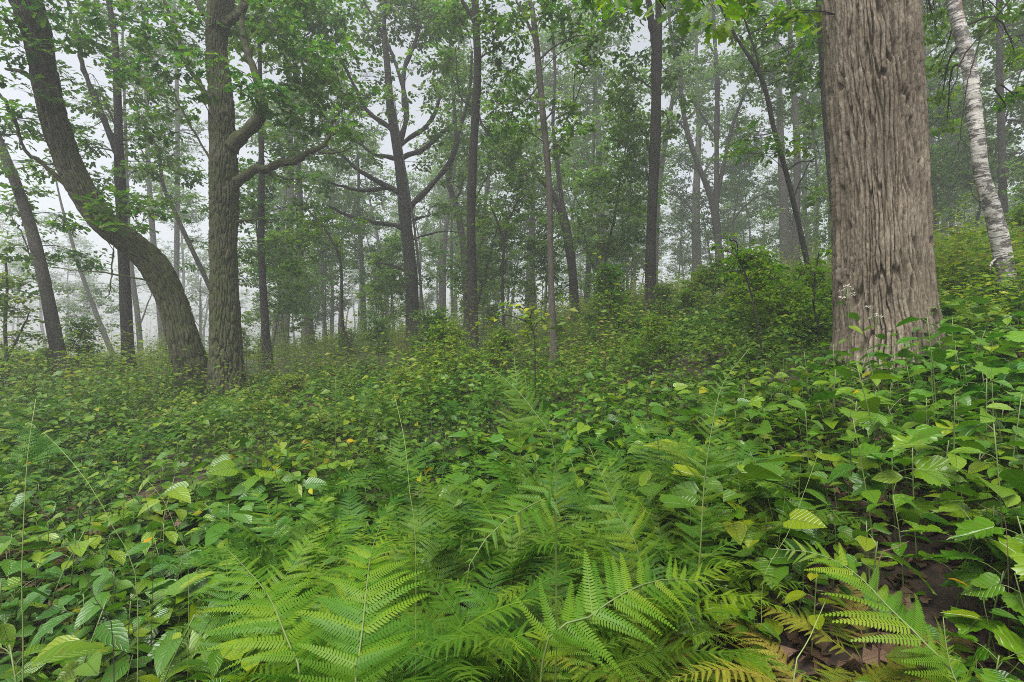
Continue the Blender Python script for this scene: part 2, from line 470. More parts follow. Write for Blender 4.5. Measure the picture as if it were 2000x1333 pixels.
M['fern_brown'] = leaf_material("fern_brown", [(0, (.060, .036, .020)), (.5, (.10, .062, .03)), (1, (.15, .10, .045))], veins=False, rough=.7, trans=.2, tcol=(1.2, 1, .6))
M['stem'] = plain_material("green_stem", (.09, .13, .03), .5)
M['pale_stem'] = plain_material("pale_green_stem", (.17, .22, .06), .5)
M['dark_stem'] = plain_material("dark_dry_stem", (.030, .018, .014), .7)
M['brown_stem'] = plain_material("brown_twig", (.11, .060, .035), .8)
M['white'] = plain_material("white_blossom", (.55, .54, .46), .8)
M['oak_bark'] = bark_material("oak_bark", (.056, .044, .031), (.130, .106, .076), (.245, .211, .163), bump=.5, scale=(45, 45, 5), dist=.006)
M['twin_bark'] = bark_material("twin_oak_bark", (.022, .019, .014), (.064, .055, .042), (.165, .152, .124), bump=.5, scale=(24, 24, 5), moss=.72, dist=.008)
M['dark_bark'] = bark_material("dark_bark", (.013, .012, .010), (.026, .024, .019), (.052, .048, .039), bump=.7, scale=(34, 34, 6))
M['grey_bark'] = bark_material("grey_bark", (.024, .022, .018), (.048, .044, .036), (.090, .085, .070), bump=.7, scale=(30, 30, 6), moss=-.1)
M['tan_bark'] = bark_material("tan_bark", (.034, .030, .024), (.068, .061, .049), (.13, .118, .096), bump=.6, scale=(45, 45, 12), dist=.01)
M['birch'] = birch_material()
M['ground'] = ground_material()

# ------------------------------------------------------------------ ground
def spaced(a, b, n):
    t = np.linspace(math.asinh(a), math.asinh(b), n)
    return np.sinh(t)
gx = spaced(-60, 60, 150) * 5
gy = np.concatenate([np.linspace(-40, -6, 8)[:-1], spaced(-1.2, 70, 150) * 5])
XX, YY = np.meshgrid(gx, gy)
acc = Acc()
m_, k_ = XX.shape
i_ = np.arange(m_ - 1)[:, None] * k_; j_ = np.arange(k_ - 1)[None]
acc.add(np.stack([XX, YY, G(XX, YY)], -1).reshape(-1, 3), [np.stack([i_ + j_, i_ + j_ + 1, i_ + k_ + j_ + 1, i_ + k_ + j_], -1).reshape(-1, 4)], np.zeros((m_ * k_, 3)))
tag(link("ground", acc.mesh("ground", M['ground'])), kind='structure')

# ------------------------------------------------------------------ leaf templates: x along, y across, z up
def leaf_template(half, fold=.18, droop=.15):
    """two facing polygons from a half outline [(v, u)...], folded along the midrib"""
    h = np.array(half, float)
    n = len(h)
    mid = np.array([[0, 0], [1, 0]])
    up = np.stack([h[:, 0], h[:, 1]], 1)
    V2 = np.vstack([mid, up, np.stack([h[:, 0], -h[:, 1]], 1)])
    z = fold * np.abs(V2[:, 1]) - droop * V2[:, 0] ** 2
    V = np.column_stack([V2, z])
    f1 = np.array([[0, 1] + list(range(2 + n - 1, 1, -1))])
    f2 = np.array([[1, 0] + list(range(2 + n, 2 + 2 * n))])
    umax = np.abs(V2[:, 1]).max()
    return V, [f1, f2], np.column_stack([V2[:, 1] / umax, V2[:, 0]])
OAK = leaf_template([(.2, .13), (.31, .08), (.47, .31), (.57, .15), (.76, .33), (.93, .12)])
OAK_LOW = leaf_template([(.38, .28), (.57, .15), (.80, .27)])
OAK_FAR = leaf_template([(.36, .28), (.76, .25)])
DIAM = leaf_template([(.45, .26)], fold=.3)
def ovate(rows, wid, fold=.22, droop=.3, wave=0.0, peak=.38):
    v = np.array(rows)
    w = wid * np.where(v < peak, np.sin(v / peak * math.pi / 2) ** .8, np.cos((v - peak) / (1 - peak) * math.pi / 2) ** .9)
    V = [[0, 0, 0]]; UV = [[0, 0]]; q = []; t = []
    for a, b in zip(v[1:-1], w[1:-1]):
        for s in (-1, 0, 1):
            z = fold * abs(s) * b - droop * a * a + (wave * math.sin(a * 19 + s) * abs(s))
            V.append([a, s * b, z]); UV.append([s, a])
    V.append([1, 0, -droop]); UV.append([0, 1])
    k = len(v) - 2
    t += [[0, 2, 1], [0, 3, 2]]
    for i in range(k - 1):
        a = 1 + 3 * i
        q += [[a, a + 1, a + 4, a + 3], [a + 1, a + 2, a + 5, a + 4]]
    a = 1 + 3 * (k - 1); e = len(V) - 1
    t += [[a, a + 1, e], [a + 1, a + 2, e]]
    Fs = [np.array(t)]
    if q: Fs.append(np.array(q))
    return np.array(V, float), Fs, np.array(UV, float)
OV_LOW = ovate([0, .3, .66, 1], .30)
OV_TINY = ovate([0, .42, 1], .30)
OV_MID = ovate([0, .14, .32, .52, .74, 1], .30, wave=.012)
OV_LONG = ovate([0, .12, .28, .46, .64, .82, 1], .25, droop=.38, wave=.014, peak=.42)
def polar_leaf(outline, cx=.22, rings=(.5, 1.0), droop=.28, fold=.16, wav=.06, seed=0, teeth=0.0):
    """star-shaped outline [(x, y)...] from the tip round one side, mirrored"""
    h = np.array(outline, float)
    full = np.vstack([h, (h * [1, -1])[::-1][1:-1]]) if abs(h[-1][1]) < 1e-6 else np.vstack([h, (h * [1, -1])[::-1][:-1]])
    if teeth:
        nx = np.roll(full, -1, axis=0)
        fine = []
        for a_, b_ in zip(full, nx):
            for t_ in range(3): fine.append(a_ + (b_ - a_) * t_ / 3)
        full = np.array(fine)
        cc = np.array([cx, 0.0])
        full = cc + (full - cc) * (1 + teeth * np.tile([1, -1.0], len(full))[:len(full)])[:, None]
    n = len(full)
    c = np.array([cx, 0])
    P = [c[None]]
    for r in rings: P.append(c + (full - c) * r)
    P = np.vstack(P)
    z = fold * np.abs(P[:, 1]) - droop * np.clip(P[:, 0], 0, 2) ** 2 + wav * np.sin(P[:, 0] * 13 + P[:, 1] * 17 + seed) * np.linalg.norm(P - c, axis=1)
    V = np.column_stack([P, z])
    j = np.arange(n); j2 = (j + 1) % n
    Fs = [np.stack([np.zeros(n, int), 1 + j, 1 + j2], -1)]
    for k in range(len(rings) - 1):
        a = 1 + k * n
        Fs.append(np.stack([a + j, a + n + j, a + n + j2, a + j2], -1))
    um = np.abs(P[:, 1]).max()
    return V, Fs, np.column_stack([P[:, 1] / um, P[:, 0]])
HEART = polar_leaf([(1, 0), (.86, .08), (.7, .2), (.5, .33), (.28, .40), (.08, .38), (-.06, .27), (-.09, .14), (-.02, .04), (.03, 0)], teeth=.025)
LOBED = polar_leaf([(1, 0), (.86, .10), (.80, .09), (.70, .22), (.55, .24), (.60, .36), (.58, .54), (.44, .50), (.34, .56), (.22, .44), (.08, .47), (-.04, .36), (-.10, .20), (-.04, .06), (.02, 0)], seed=2, teeth=.035)
ROUND = polar_leaf([(1, 0), (.93, .15), (.75, .30), (.5, .38), (.25, .34), (.08, .2), (0, 0)], seed=4)

def leaf_dirs(n, droop=.15, spread=.3):
    az = U(0, 2 * math.pi, n)
    return np.stack([np.cos(az), np.sin(az), U(-droop - spread, spread - droop, n)], -1)
def leaf_normals(n, tilt=.55):
    return unit(np.stack([RNG.normal(0, tilt, n), RNG.normal(0, tilt, n), np.ones(n)], -1))
TW_T = np.array([[0, .5, 0], [0, -.25, .43], [0, -.25, -.43], [1, .25, 0], [1, -.12, .21], [1, -.12, -.21]])
TW_F = [np.array([[0, 1, 4, 3], [1, 2, 5, 4], [2, 0, 3, 5]])]
TW_A = np.zeros((6, 2))
def twigs(acc, A, B, r):
    D = B - A
    L = np.linalg.norm(D, axis=1)
    N = np.where(np.abs(unit(D)[:, 2:3]) > .9, np.array([[1.0, 0, 0]]), np.array([[0, 0, 1.0]]))
    S = np.stack([L, np.broadcast_to(r, L.shape), np.broadcast_to(r, L.shape)], -1)
    stamp(acc, TW_T, TW_F, TW_A, A, frames(D, N), S, np.zeros(len(A)))

# ------------------------------------------------------------------ trees
def leaf_blob(lacc, tacc, c, rad, frm, tmpl, size, dens, flat=.6):
    """a spray of foliage round c: a bough from frm, side twigs and leaves bunched at their ends"""
    c = np.asarray(c, float); frm = np.asarray(frm, float)
    area = size * size * .36
    n = max(6, int(dens * math.pi * rad * rad / area))
    m = max(3, n // 9)
    mid = (c + frm) / 2 + np.array([0, 0, .10 * np.linalg.norm(c - frm)]) + RNG.normal(0, .05, 3) * np.linalg.norm(c - frm)
    P = catmull(np.array([frm, mid, c]), 7)
    L = np.linalg.norm(c - frm)
    r0 = min(.026, .004 + .0055 * L)
    tube(tacc, P, np.linspace(r0, .005, 7), 4)
    sub = unit(RNG.normal(0, 1, (m, 3))) * (R(m) ** .45)[:, None] * rad * np.array([1, 1, flat]) + c
    roots = P[RNG.integers(3, 7, m)]
    kink = (sub + roots) / 2 + RNG.normal(0, .06 * rad, (m, 3)) + np.array([0, 0, .05 * rad])
    twigs(tacc, roots, kink, .008); twigs(tacc, kink, sub, .005)
    k = np.repeat(np.arange(m), int(math.ceil(n / m)))[:n]
    kn = len(k)
    outw = unit(sub - roots)[k]
    D = unit(leaf_dirs(kn, .2, .45) + outw * .7)
    O = sub[k] + D * size * .25 + RNG.normal(0, .5 * size, (kn, 3)) * np.array([1, 1, .5])
    stamp(lacc, *tmpl, O, frames(D, leaf_normals(kn, .5)), size * U(.6, 1.2, kn), R(kn))

def nearest(polys, c):
    """a point on the boughs below or beside c"""
    best, bp = 1e9, None
    for P in polys:
        d = np.linalg.norm(P - c, axis=1) + np.maximum(P[:, 2] - c[2] + .1, 0) * 1.5
        i = int(np.argmin(d))
        if d[i] < best: best, bp = d[i], P[i]
    return bp

def px_path(pts, d):
    P, r = [], []
    for q in pts:
        dd = d + (q[3] if len(q) > 3 else 0)
        P.append(at(q[0], q[1], dd)); r.append(q[2] * dd / F / 2 / math.sqrt(1 + ((q[0] - 1000) / F) ** 2))
    return np.column_stack([np.array(P), np.array(r)])

def auto_limbs(trunkP, trunkr, base, h0, n, length, up, rng_az=None):
    """limbs growing from the trunk above height h0: lists of points with radius, and foliage centres"""
    out, cents = [], []
    z = trunkP[:, 2] - base[2]
    ok = np.where(z > h0)[0]
    if len(ok) == 0: return out, cents
    for q in range(n):
        i = ok[int((q + R()) / n * len(ok)) % len(ok)]
        hrel = (z[i] - h0) / max(.1, z[-1] - h0)
        az = q * 2.4 + U(-.6, .6)
        el = up * (.35 + .8 * hrel) + U(-.15, .2)
        L = length * (1.1 - .65 * hrel) * U(.7, 1.2)
        d = np.array([math.cos(az), math.sin(az), el])
        d /= np.linalg.norm(d)
        pts = [trunkP[i]]
        m = 5
        for k in range(m):
            d = unit(d + RNG.normal(0, .16, 3) + np.array([0, 0, .07 if k > 1 else .02]))
            pts.append(pts[-1] + d * L / m)
        r0 = min(trunkr[i] * .5, .016 * L + .012)
        out.append(np.column_stack([np.array(pts), np.linspace(r0, .008, m + 1)]))
        P = np.array(pts)
        cents.append(P[-1])
        for k in (2, 3, 4):
            side = unit(np.cross(d, [0, 0, 1])) * (1 if (k + q) % 2 else -1)
            cents.append(P[k] + side * L * U(.15, .35) + np.array([0, 0, U(-.15, .3)]) * L * .4)
    return out, cents

def make_tree(name, label, d, trunks, limbs=(), blobs=(), bark='dark_bark', leaf='oak', tmpl=OAK_LOW, size=.13, height=13.0,
              autos=(10, 4.0, 3.0, .7), dens=1.0, sides=14, relief=None, flare=.35, group=None, cat='tree', blob_r=.75, thin=(), leafless=False):
    if d > 13.5 and tmpl is OAK_LOW: tmpl = OAK_FAR
    root, tP, tR, polys = None, [], [], []
    for ti, tr in enumerate(trunks):
        Q = px_path(tr, d)
        if root is None:
            b = Q[0]
            base = np.array([b[0], b[1], float(G(b[0], b[1]))])
            root = thing(name, label, cat, base, group)
        if Q[0][2] > base[2] - .12 and ti == 0 or (ti and Q[0][2] < base[2] + 1.0 and Q[0][2] > base[2] - .12):
            gz = float(G(Q[0][0], Q[0][1]))
            Q = np.vstack([[Q[0][0], Q[0][1], gz - .15, Q[0][3] * 1.06], Q])
        elif ti == 0:
            Q[0][2] = base[2] - .15
        topz = Q[-1][2] - base[2]
        if tr[-1][1] <= 6 and topz < height:
            dv = unit(Q[-1][:3] - Q[-2][:3]); p = Q[-1].copy()
            steps = max(2, int((height - topz) / 1.6)); r0 = p[3]
            for k in range(steps):
                dv = unit(dv + np.array([0, 0, .25]) + RNG.normal(0, .07, 3))
                p = np.concatenate([p[:3] + dv * (height - topz) / steps, [r0 * (1 - .85 * (k + 1) / steps)]])
                Q = np.vstack([Q, p])
        a = Acc()
        if relief:
            vis = float(np.interp(0, [0, 1], [0, 1]))
            n_vis = relief['n']
            Lq = np.linalg.norm(np.diff(Q[:, :3], axis=0), axis=1).sum()
            S = catmull(Q, 400)
            zc = relief['ztop'] + base[2]
            iz = int(np.argmax(S[:, 2] > zc)) if (S[:, 2] > zc).any() else 399
            S1 = catmull(S[:iz + 1:4], n_vis); S2 = S[iz::8][1:]
            S = np.vstack([S1, S2])
            bark_tube(a, S[:, :3], S[:, 3], relief['sides'], relief['nu'], relief['ch'], relief['amp'], relief['seed'] + ti, flare=relief.get('flare', .2) if ti in relief.get('flare_on', (0,)) else .1, flare_h=relief.get('fh', .4), dense=relief.get('dense', 0.0), turn=relief.get('turn', 0.0), crack=relief.get('crack', .16), scars=relief.get('scars', ()), knots=relief.get('knots', {}).get(ti, ()))
        else:
            n = max(10, int(len(Q) * 5))
            S = catmull(Q, n)
            S = S[::1]
            r = S[:, 3].copy()
            zz = np.maximum(0, S[:, 2] - base[2])
            r *= 1 + flare * np.exp(-zz / .35) if ti == 0 else 1
            r *= 1 + .06 * (vnoise(np.arange(n) * .6, np.full(n, ti * 3.3 + d), 4) - .5) * 2
            tube(a, S[:, :3], r, sides, rnd=d)
        link("trunk", a.mesh("trunk", M[bark], base), root)
        tP.append(S[:, :3]); tR.append(S[:, 3]); polys.append(S[:, :3])
    for lb in limbs:
        Q = px_path(lb, d)
        n = max(8, len(Q) * 5)
        S = catmull(Q, n)
        r = S[:, 3] * (1 + .5 * (vnoise(np.arange(n) * .9, np.full(n, lb[0][0] * .37), 8) - .5))
        S[:, :3] += RNG.normal(0, .012, (n, 3)) * np.linspace(0, 1, n)[:, None] * min(1, d / 10)
        a = Acc()
        if relief and lb[0][2] > 11:
            S = catmull(np.column_stack([S[:, :3], r]), 70); r = S[:, 3]
            bark_tube(a, S[:, :3], r, 36, 12, .22, .011, int(lb[0][0]), flare=.35, flare_h=.12)
        else:
            tube(a, S[:, :3], r, 8 if d < 14 else 6, rnd=lb[0][0] * .1)
        link("limb", a.mesh("limb", M[bark], base), root)
        polys.append(S[:, :3])
    lacc, tacc = Acc(), Acc()
    cents = []
    for (px, py, rp, *o) in blobs:
        dd = d + (o[0] if o else U(-.08, .08) * d)
        cents.append((at(px, py, dd), rp * dd / F))
    if autos:
        for P_, r_ in zip(tP, tR):
            lim, ce = auto_limbs(P_, r_, base, autos[1], autos[0], autos[2], autos[3])
            for Lm in lim:
                S = catmull(Lm, 12)
                tube(tacc, S[:, :3], S[:, 3], 5)
                polys.append(S[:, :3])
            cents += [(c, blob_r * U(.7, 1.25)) for c in ce]
    if not leafless:
        for c, rad in cents:
            leaf_blob(lacc, tacc, c, rad, nearest(polys, c), tmpl, size, dens)
    for t in thin:
        Q = px_path(t, d); S = catmull(Q, len(Q) * 4)
        tube(tacc, S[:, :3], S[:, 3], 4)
    if tacc.n: tag(link("twig_work", tacc.mesh("twig_work", M['dark_bark'] if bark in ('birch', 'oak_bark', 'tan_bark') else M[bark], base), root), kind='stuff')
    if lacc.n: tag(link("crown", lacc.mesh("crown", M[leaf], base), root), kind='stuff')
    return root

# --- the big oak on the right
big = make_tree("oak_tree", "huge oak trunk with deeply furrowed grey brown bark standing right of centre", 4.3,
    [[(1733, 640, 206), (1730, 605, 201), (1725, 486, 194), (1718, 324, 187), (1705, 150, 183), (1697, 0, 179)]],
    blobs=[(1300, 18, 55, -.9), (1375, 10, 50, -.7), (1430, 25, 45, -.5), (1560, 20, 50, -.1), (1600, 60, 35, .2), (1250, -30, 60, -.6), (1500, -30, 60, -.2), (1190, -40, 60), (1830, -60, 60, .4)],
    limbs=[[(1690, -520, 40), (1560, -330, 28, -.2), (1430, -200, 18, -.5), (1310, -120, 11, -.7), (1200, -90, 7, -.8)]],
    bark='oak_bark', leaf='fresh', tmpl=OAK, size=.12, height=14, autos=(5, 8.0, 2.6, .6), dens=1.20,
    relief=dict(n=360, sides=450, nu=66, ch=.85, amp=.040, seed=3, scars=((-.62, .9, 2.6, .13),), knots={0: ((-.75, 1.15, .07, .02),)}, dense=.42, turn=-.6, crack=.13, ztop=3.5, flare=.40, fh=.28))
# --- the twin-stemmed oak on the left
twin = make_tree("oak_tree", "twin stemmed mossy oak on the left, one stem upright and one bending left", 9.0,
    [[(441, 745, 74), (440, 690, 66), (438, 600, 58), (437, 480, 55), (437, 360, 56), (435, 270, 50), (432, 180, 46), (424, 120, 42), (424, 60, 42), (434, 0, 48)],
     [(382, 762, 78, .2), (374, 720, 69, .1), (355, 655, 64), (334, 585, 62, -.05), (300, 518, 61, -.15), (260, 480, 57, -.25), (198, 432, 57, -.4), (150, 354, 57, -.5), (114, 264, 56, -.7), (90, 168, 54, -.9), (75, 78, 57, -1.1), (50, 0, 66, -1.3)]],
    limbs=[[(452, 361, 24), (478, 346, 20), (500, 330, 18), (522, 331, 16.5), (548, 318, 15.5), (576, 315, 14), (604, 296, 11), (630, 286, 9), (646, 262, 7.5), (650, 238, 6), (668, 215, 4)],
           [(520, 328, 7), (545, 345, 5), (575, 350, 3.5), (600, 345, 2)], [(610, 293, 6), (640, 300, 4.5), (670, 296, 3), (690, 285, 2)],
           [(450, 287, 32), (472, 266, 28), (496, 243, 26), (512, 212, 22), (503, 160, 18), (484, 100, 15), (472, 40, 12), (480, -40, 9)],
           [(437, 50, 20), (455, 34, 18), (472, 22, 15), (477, 6, 12), (476, -8, 10)],
           [(420, 200, 14), (399, 180, 12), (385, 155, 10), (360, 120, 8), (345, 60, 6), (320, 0, 5)],
           [(455, 436, 9), (480, 430, 6), (516, 426, 3)],
           [(425, 325, 7), (408, 306, 5.5), (372, 246, 5), (348, 200, 4), (324, 159, 2.5)],
           [(140, 372, 14, -.5), (126, 360, 11, -.6), (80, 318, 10, -.7), (48, 294, 9, -.8), (30, 240, 8, -.9), (0, 186, 7, -1), (-30, 150, 6, -1)],
           [(80, 165, 18, -.9), (60, 150, 14, -.9), (40, 140, 9, -1), (10, 134, 6, -1)],
           [(290, 548, 7, -.2), (279, 546, 5, -.3), (210, 534, 4, -.5), (150, 528, 3, -.6), (104, 524, 2, -.7)],
           [(222, 490, 4, -.5), (218, 530, 3.5, -.5), (216, 560, 3, -.5), (207, 585, 2, -.5)],
           [(395, 30, 9, -.3), (385, 5, 8, -.3), (370, -30, 7, -.3)]],
    blobs=[(225, 30, 55, -1), (300, 70, 60, -.6), (360, 40, 50), (150, 90, 40, -1.2), (110, 20, 40, -1.4), (40, 90, 50, -1.4), (420, 120, 48, -1), (470, 175, 40, -.8),
           (470, 70, 60, .5), (540, 60, 70), (580, 130, 65), (520, 180, 55, -.5), (620, 190, 60), (655, 240, 48), (610, 240, 45), (680, 180, 40), (560, 220, 45), (350, 140, 45, -.5), (395, 195, 35, -.9),
           (330, 230, 40, .4), (300, 270, 35, .4), (250, 395, 42, -.7), (300, 415, 36, -.4), (200, 410, 36, -.8), (245, 440, 30, -.9), (290, 385, 30, .2), (170, 440, 24, -.8), (20, 40, 55, -1.4), (560, -10, 70), (650, 120, 45), (290, 150, 40, .3), (230, 130, 40, .5), (60, 180, 36, -1.3), (20, 230, 40, -1)],
    bark='twin_bark', leaf='oak', tmpl=OAK, size=.14, height=13, autos=(3, 9, 2.2, .6), dens=1.42,
    relief=dict(n=230, sides=190, nu=30, ch=.30, amp=.036, seed=31, dense=.4, turn=.4, crack=.25, knots={0: ((.55, 2.7, .10, .05), (.6, 3.75, .11, .06), (.2, 3.4, .08, .04), (.7, 5.1, .10, .05), (.1, 1.6, .08, .035)), 1: ((.3, 2.6, .12, .05), (.6, 4.2, .10, .045), (.2, 5.5, .1, .045), (.8, 1.3, .09, .03))}, ztop=6.6, flare=.32, fh=.35, flare_on=(0, 1)))
# --- spreading oak in the middle distance
make_tree("oak_tree", "spreading oak left of centre with many crooked bare limbs reaching both ways", 17.0,
    [[(808, 690, 33), (807, 640, 29), (803, 540, 26), (792, 432, 24), (784, 351, 22), (773, 270, 19), (762, 205, 16), (757, 135, 13), (750, 60, 9), (752, 0, 7)]],
    limbs=[[(785, 446, 12.0), (770, 440, 9.6), (730, 435, 8.4), (681, 421, 7.2), (640, 402, 4.8)],
           [(785, 382, 14.4), (770, 371, 12.0), (740, 356, 10.8), (697, 330, 8.4), (665, 302, 6.0), (640, 290, 3.6)],
           [(785, 376, 10.8), (755, 368, 8.4), (708, 373, 7.2), (660, 362, 4.8), (632, 351, 3.6)],
           [(775, 312, 10.8), (755, 306, 9.6), (730, 302, 7.2), (703, 281, 6.0), (680, 270, 3.6)],
           [(770, 262, 13.2), (759, 248, 12.0), (719, 219, 9.6), (697, 178, 8.4), (670, 124, 7.2), (632, 54, 6.0), (611, 0, 4.8)],
           [(797, 412, 14.4), (808, 397, 12.0), (843, 362, 10.8), (881, 313, 9.6), (897, 259, 8.4), (917, 178, 7.2), (922, 100, 4.8)],
           [(780, 316, 12.0), (795, 304, 10.8), (827, 292, 9.6), (865, 259, 7.2), (890, 235, 4.8)],
           [(778, 288, 10.8), (800, 270, 9.6), (832, 248, 8.4), (852, 215, 7.2), (862, 180, 4.8)],
           [(776, 290, 14.4), (786, 262, 12.0), (794, 227, 10.8), (789, 178, 9.6), (762, 97, 7.2), (730, 38, 6.0), (705, -10, 4.8)],
           [(792, 215, 10.8), (789, 194, 9.6), (790, 135, 8.4), (812, 80, 7.2), (826, 0, 6.0), (830, -60, 4.8)],
           [(806, 430, 7.2), (822, 425, 4.8), (840, 420, 3.0), (832, 408, 2.4)],
           [(800, 470, 6.0), (830, 460, 4.2), (870, 452, 2.4), (905, 455, 1.8)],
           [(792, 530, 6.0), (770, 520, 4.8), (735, 512, 3.0)]],
    blobs=[(660, 300, 38), (640, 360, 36), (690, 260, 34), (720, 150, 46), (670, 90, 44), (780, 60, 52), (840, 60, 50), (870, 130, 48), (900, 200, 42), (860, 230, 40), (830, 180, 36), (740, 90, 44), (690, 30, 44),
           (640, 180, 36), (905, 290, 36), (880, 350, 32), (830, 320, 24), (800, 10, 48), (900, 40, 48), (720, 310, 26), (620, 420, 30), (770, 530, 30), (740, 560, 30), (860, 410, 24), (640, 240, 30), (750, 200, 30), (815, 130, 34), (640, 50, 46), (600, 110, 42), (615, 20, 46), (585, 250, 38), (700, 200, 34), (640, 130, 40), (760, 20, 46), (860, 20, 44), (720, 60, 40), (840, 270, 30), (600, 180, 36)],
    bark='dark_bark', leaf='grey', size=.15, height=15, autos=(4, 11, 2.5, .7), dens=1.12, sides=16)
# --- other traced trees
make_tree("oak_tree", "dark trunk leaning left at the left edge below the bending oak stem", 10.5,
    [[(130, 775, 36), (126, 740, 34), (108, 660, 30), (87, 552, 28), (63, 456, 27), (36, 372, 25), (12, 312, 22), (-20, 230, 20), (-60, 120, 18), (-90, 0, 14)]],
    limbs=[[(80, 520, 5), (60, 500, 4), (40, 450, 3), (20, 420, 2)]],
    blobs=[(20, 480, 44), (70, 520, 40, .8), (10, 400, 46), (60, 380, 40), (20, 320, 42), (100, 330, 36, .8), (0, 260, 44), (130, 430, 36, 1), (40, 560, 34), (110, 490, 30, 1.2), (60, 240, 40, .6), (0, 560, 36), (150, 300, 36, 1.4), (170, 500, 34, 1.4), (120, 240, 36, 1), (200, 350, 30, 1.6)],
    bark='grey_bark', leaf='oak', size=.13, height=12, autos=(3, 8, 2.5, .6), dens=1.35)
make_tree("forked_tree", "tall dark tree forking high up between the two left oaks' stems", 12.0,
    [[(252, 745, 30), (250, 690, 27), (243, 540, 24), (234, 336, 22), (231, 240, 18), (227, 120, 15), (222, 60, 14), (212, 0, 12)]],
    limbs=[[(232, 305, 17), (225, 288, 16), (198, 222, 14), (175, 165, 12), (162, 132, 11), (150, 60, 9), (130, 0, 7)], [(228, 250, 6), (212, 215, 5), (200, 190, 3)]],
    blobs=[(170, 60, 50), (230, 120, 44), (270, 180, 44), (300, 200, 36), (190, 280, 36), (260, 250, 36), (280, 330, 40), (160, 200, 44), (120, 150, 40), (200, 20, 50), (300, 20, 50), (260, 90, 40), (300, 400, 36), (180, 360, 30), (210, 430, 28, 1), (330, 300, 38, 1.5), (370, 350, 34, 1.5), (150, 260, 38, 1), (280, 285, 36, 1), (110, 330, 34, 1.5), (330, 170, 40, 1.5), (380, 90, 40, 1.5), (200, 180, 36, 1), (90, 60, 44, 1), (270, 440, 30, 2)],
    bark='dark_bark', leaf='grey', size=.14, height=14, autos=(3, 9, 2.6, .7), dens=1.27)
make_tree("slender_tree", "slender straight dark tree just right of the twin stemmed oak", 14.0,
    [[(523, 712, 20), (522, 690, 18), (516, 600, 16), (510, 480, 14), (511, 360, 13), (510, 270, 11), (508, 150, 9), (505, 0, 7)]],
    blobs=[(545, 480, 38), (570, 520, 36), (590, 470, 34), (540, 430, 30), (600, 400, 36), (490, 500, 30), (560, 560, 24), (620, 440, 34), (580, 350, 36), (530, 330, 34), (470, 330, 30), (550, 290, 36), (600, 300, 32), (480, 390, 26), (520, 250, 32)],
    bark='dark_bark', leaf='oak', size=.13, height=13, autos=(6, 8, 2.2, .5), dens=1.35)
make_tree("slender_tree", "straight dark tree left of centre reaching the top edge with a side fork", 12.0,
    [[(925, 672, 25), (924, 655, 22), (922, 540, 18), (920, 432, 17), (923, 324, 17), (928, 232, 16), (933, 135, 15), (930, 54, 15), (927, 0, 14)]],
    limbs=[[(930, 60, 9), (924, 38, 8), (908, 11, 7), (892, -20, 6)], [(927, 130, 5), (945, 108, 4), (972, 95, 3), (1000, 70, 2)], [(921, 400, 4), (938, 370, 3), (960, 330, 2)], [(922, 210, 4), (900, 190, 3), (893, 150, 2.5), (890, 90, 2)]],
    blobs=[(960, 60, 46), (1000, 40, 46), (990, 110, 40), (880, 60, 40), (960, 20, 46), (1010, 150, 36), (960, 170, 36), (870, 110, 36), (985, 210, 36), (1000, 250, 32, 1), (960, 260, 30, 1), (900, 20, 44)],
    bark='dark_bark', leaf='oak', size=.13, height=14, autos=(3, 8.5, 2.6, .6), dens=1.35)
make_tree("slender_tree", "greyer trunk standing close behind the straight dark tree left of centre", 22.0,
    [[(914, 655, 17), (913, 643, 15), (908, 513, 14), (894, 416, 12), (875, 351, 10), (884, 310, 8), (890, 250, 7), (880, 120, 5), (880, 0, 4)]],
    limbs=[[(912, 560, 6), (930, 510, 6), (942, 460, 5), (952, 420, 4)], [(888, 395, 5), (900, 370, 5), (905, 330, 4)]],
    blobs=[(850, 480, 30), (840, 540, 28), (960, 440, 30), (870, 300, 32), (900, 340, 28), (850, 400, 26)],
    bark='grey_bark', leaf='grey', size=.15, height=13, autos=(6, 7.5, 2.5, .6), dens=1.05)
make_tree("slender_tree", "thin wavy pale brown trunk in the centre of the photo", 9.0,
    [[(1081, 665, 16), (1080, 648, 13.5), (1076, 540, 12.5), (1074, 405, 12), (1070, 324, 12), (1062, 243, 12), (1054, 151, 12), (1046, 70, 11), (1038, 11, 9), (1034, 0, 8)]],
    limbs=[[(1044, 75, 7), (1032, 49, 6), (1018, 20, 5), (1000, -15, 4)], [(1060, 240, 4), (1085, 215, 3), (1120, 205, 2)], [(1055, 160, 4), (1035, 190, 3), (1010, 205, 2.5), (985, 210, 2)], [(1050, 120, 4), (1085, 90, 3.5), (1130, 70, 2.5), (1170, 70, 2)], [(1072, 430, 3), (1090, 400, 2.5), (1100, 370, 1.5)]],
    blobs=[(1110, 60, 36), (1150, 80, 38), (1180, 100, 26), (1130, 120, 32), (1110, 220, 36), (1130, 250, 30), (1100, 270, 28), (1090, 195, 26), (1010, 200, 36), (985, 240, 30), (1020, 250, 28), (1000, 160, 26), (1060, 30, 44), (1110, 10, 44), (1000, 60, 40), (1160, 20, 40), (1085, 290, 20), (970, 200, 24)],
    bark='tan_bark', leaf='oak', tmpl=OAK, size=.12, height=11, autos=(5, 8, 2, .6), dens=1.42)
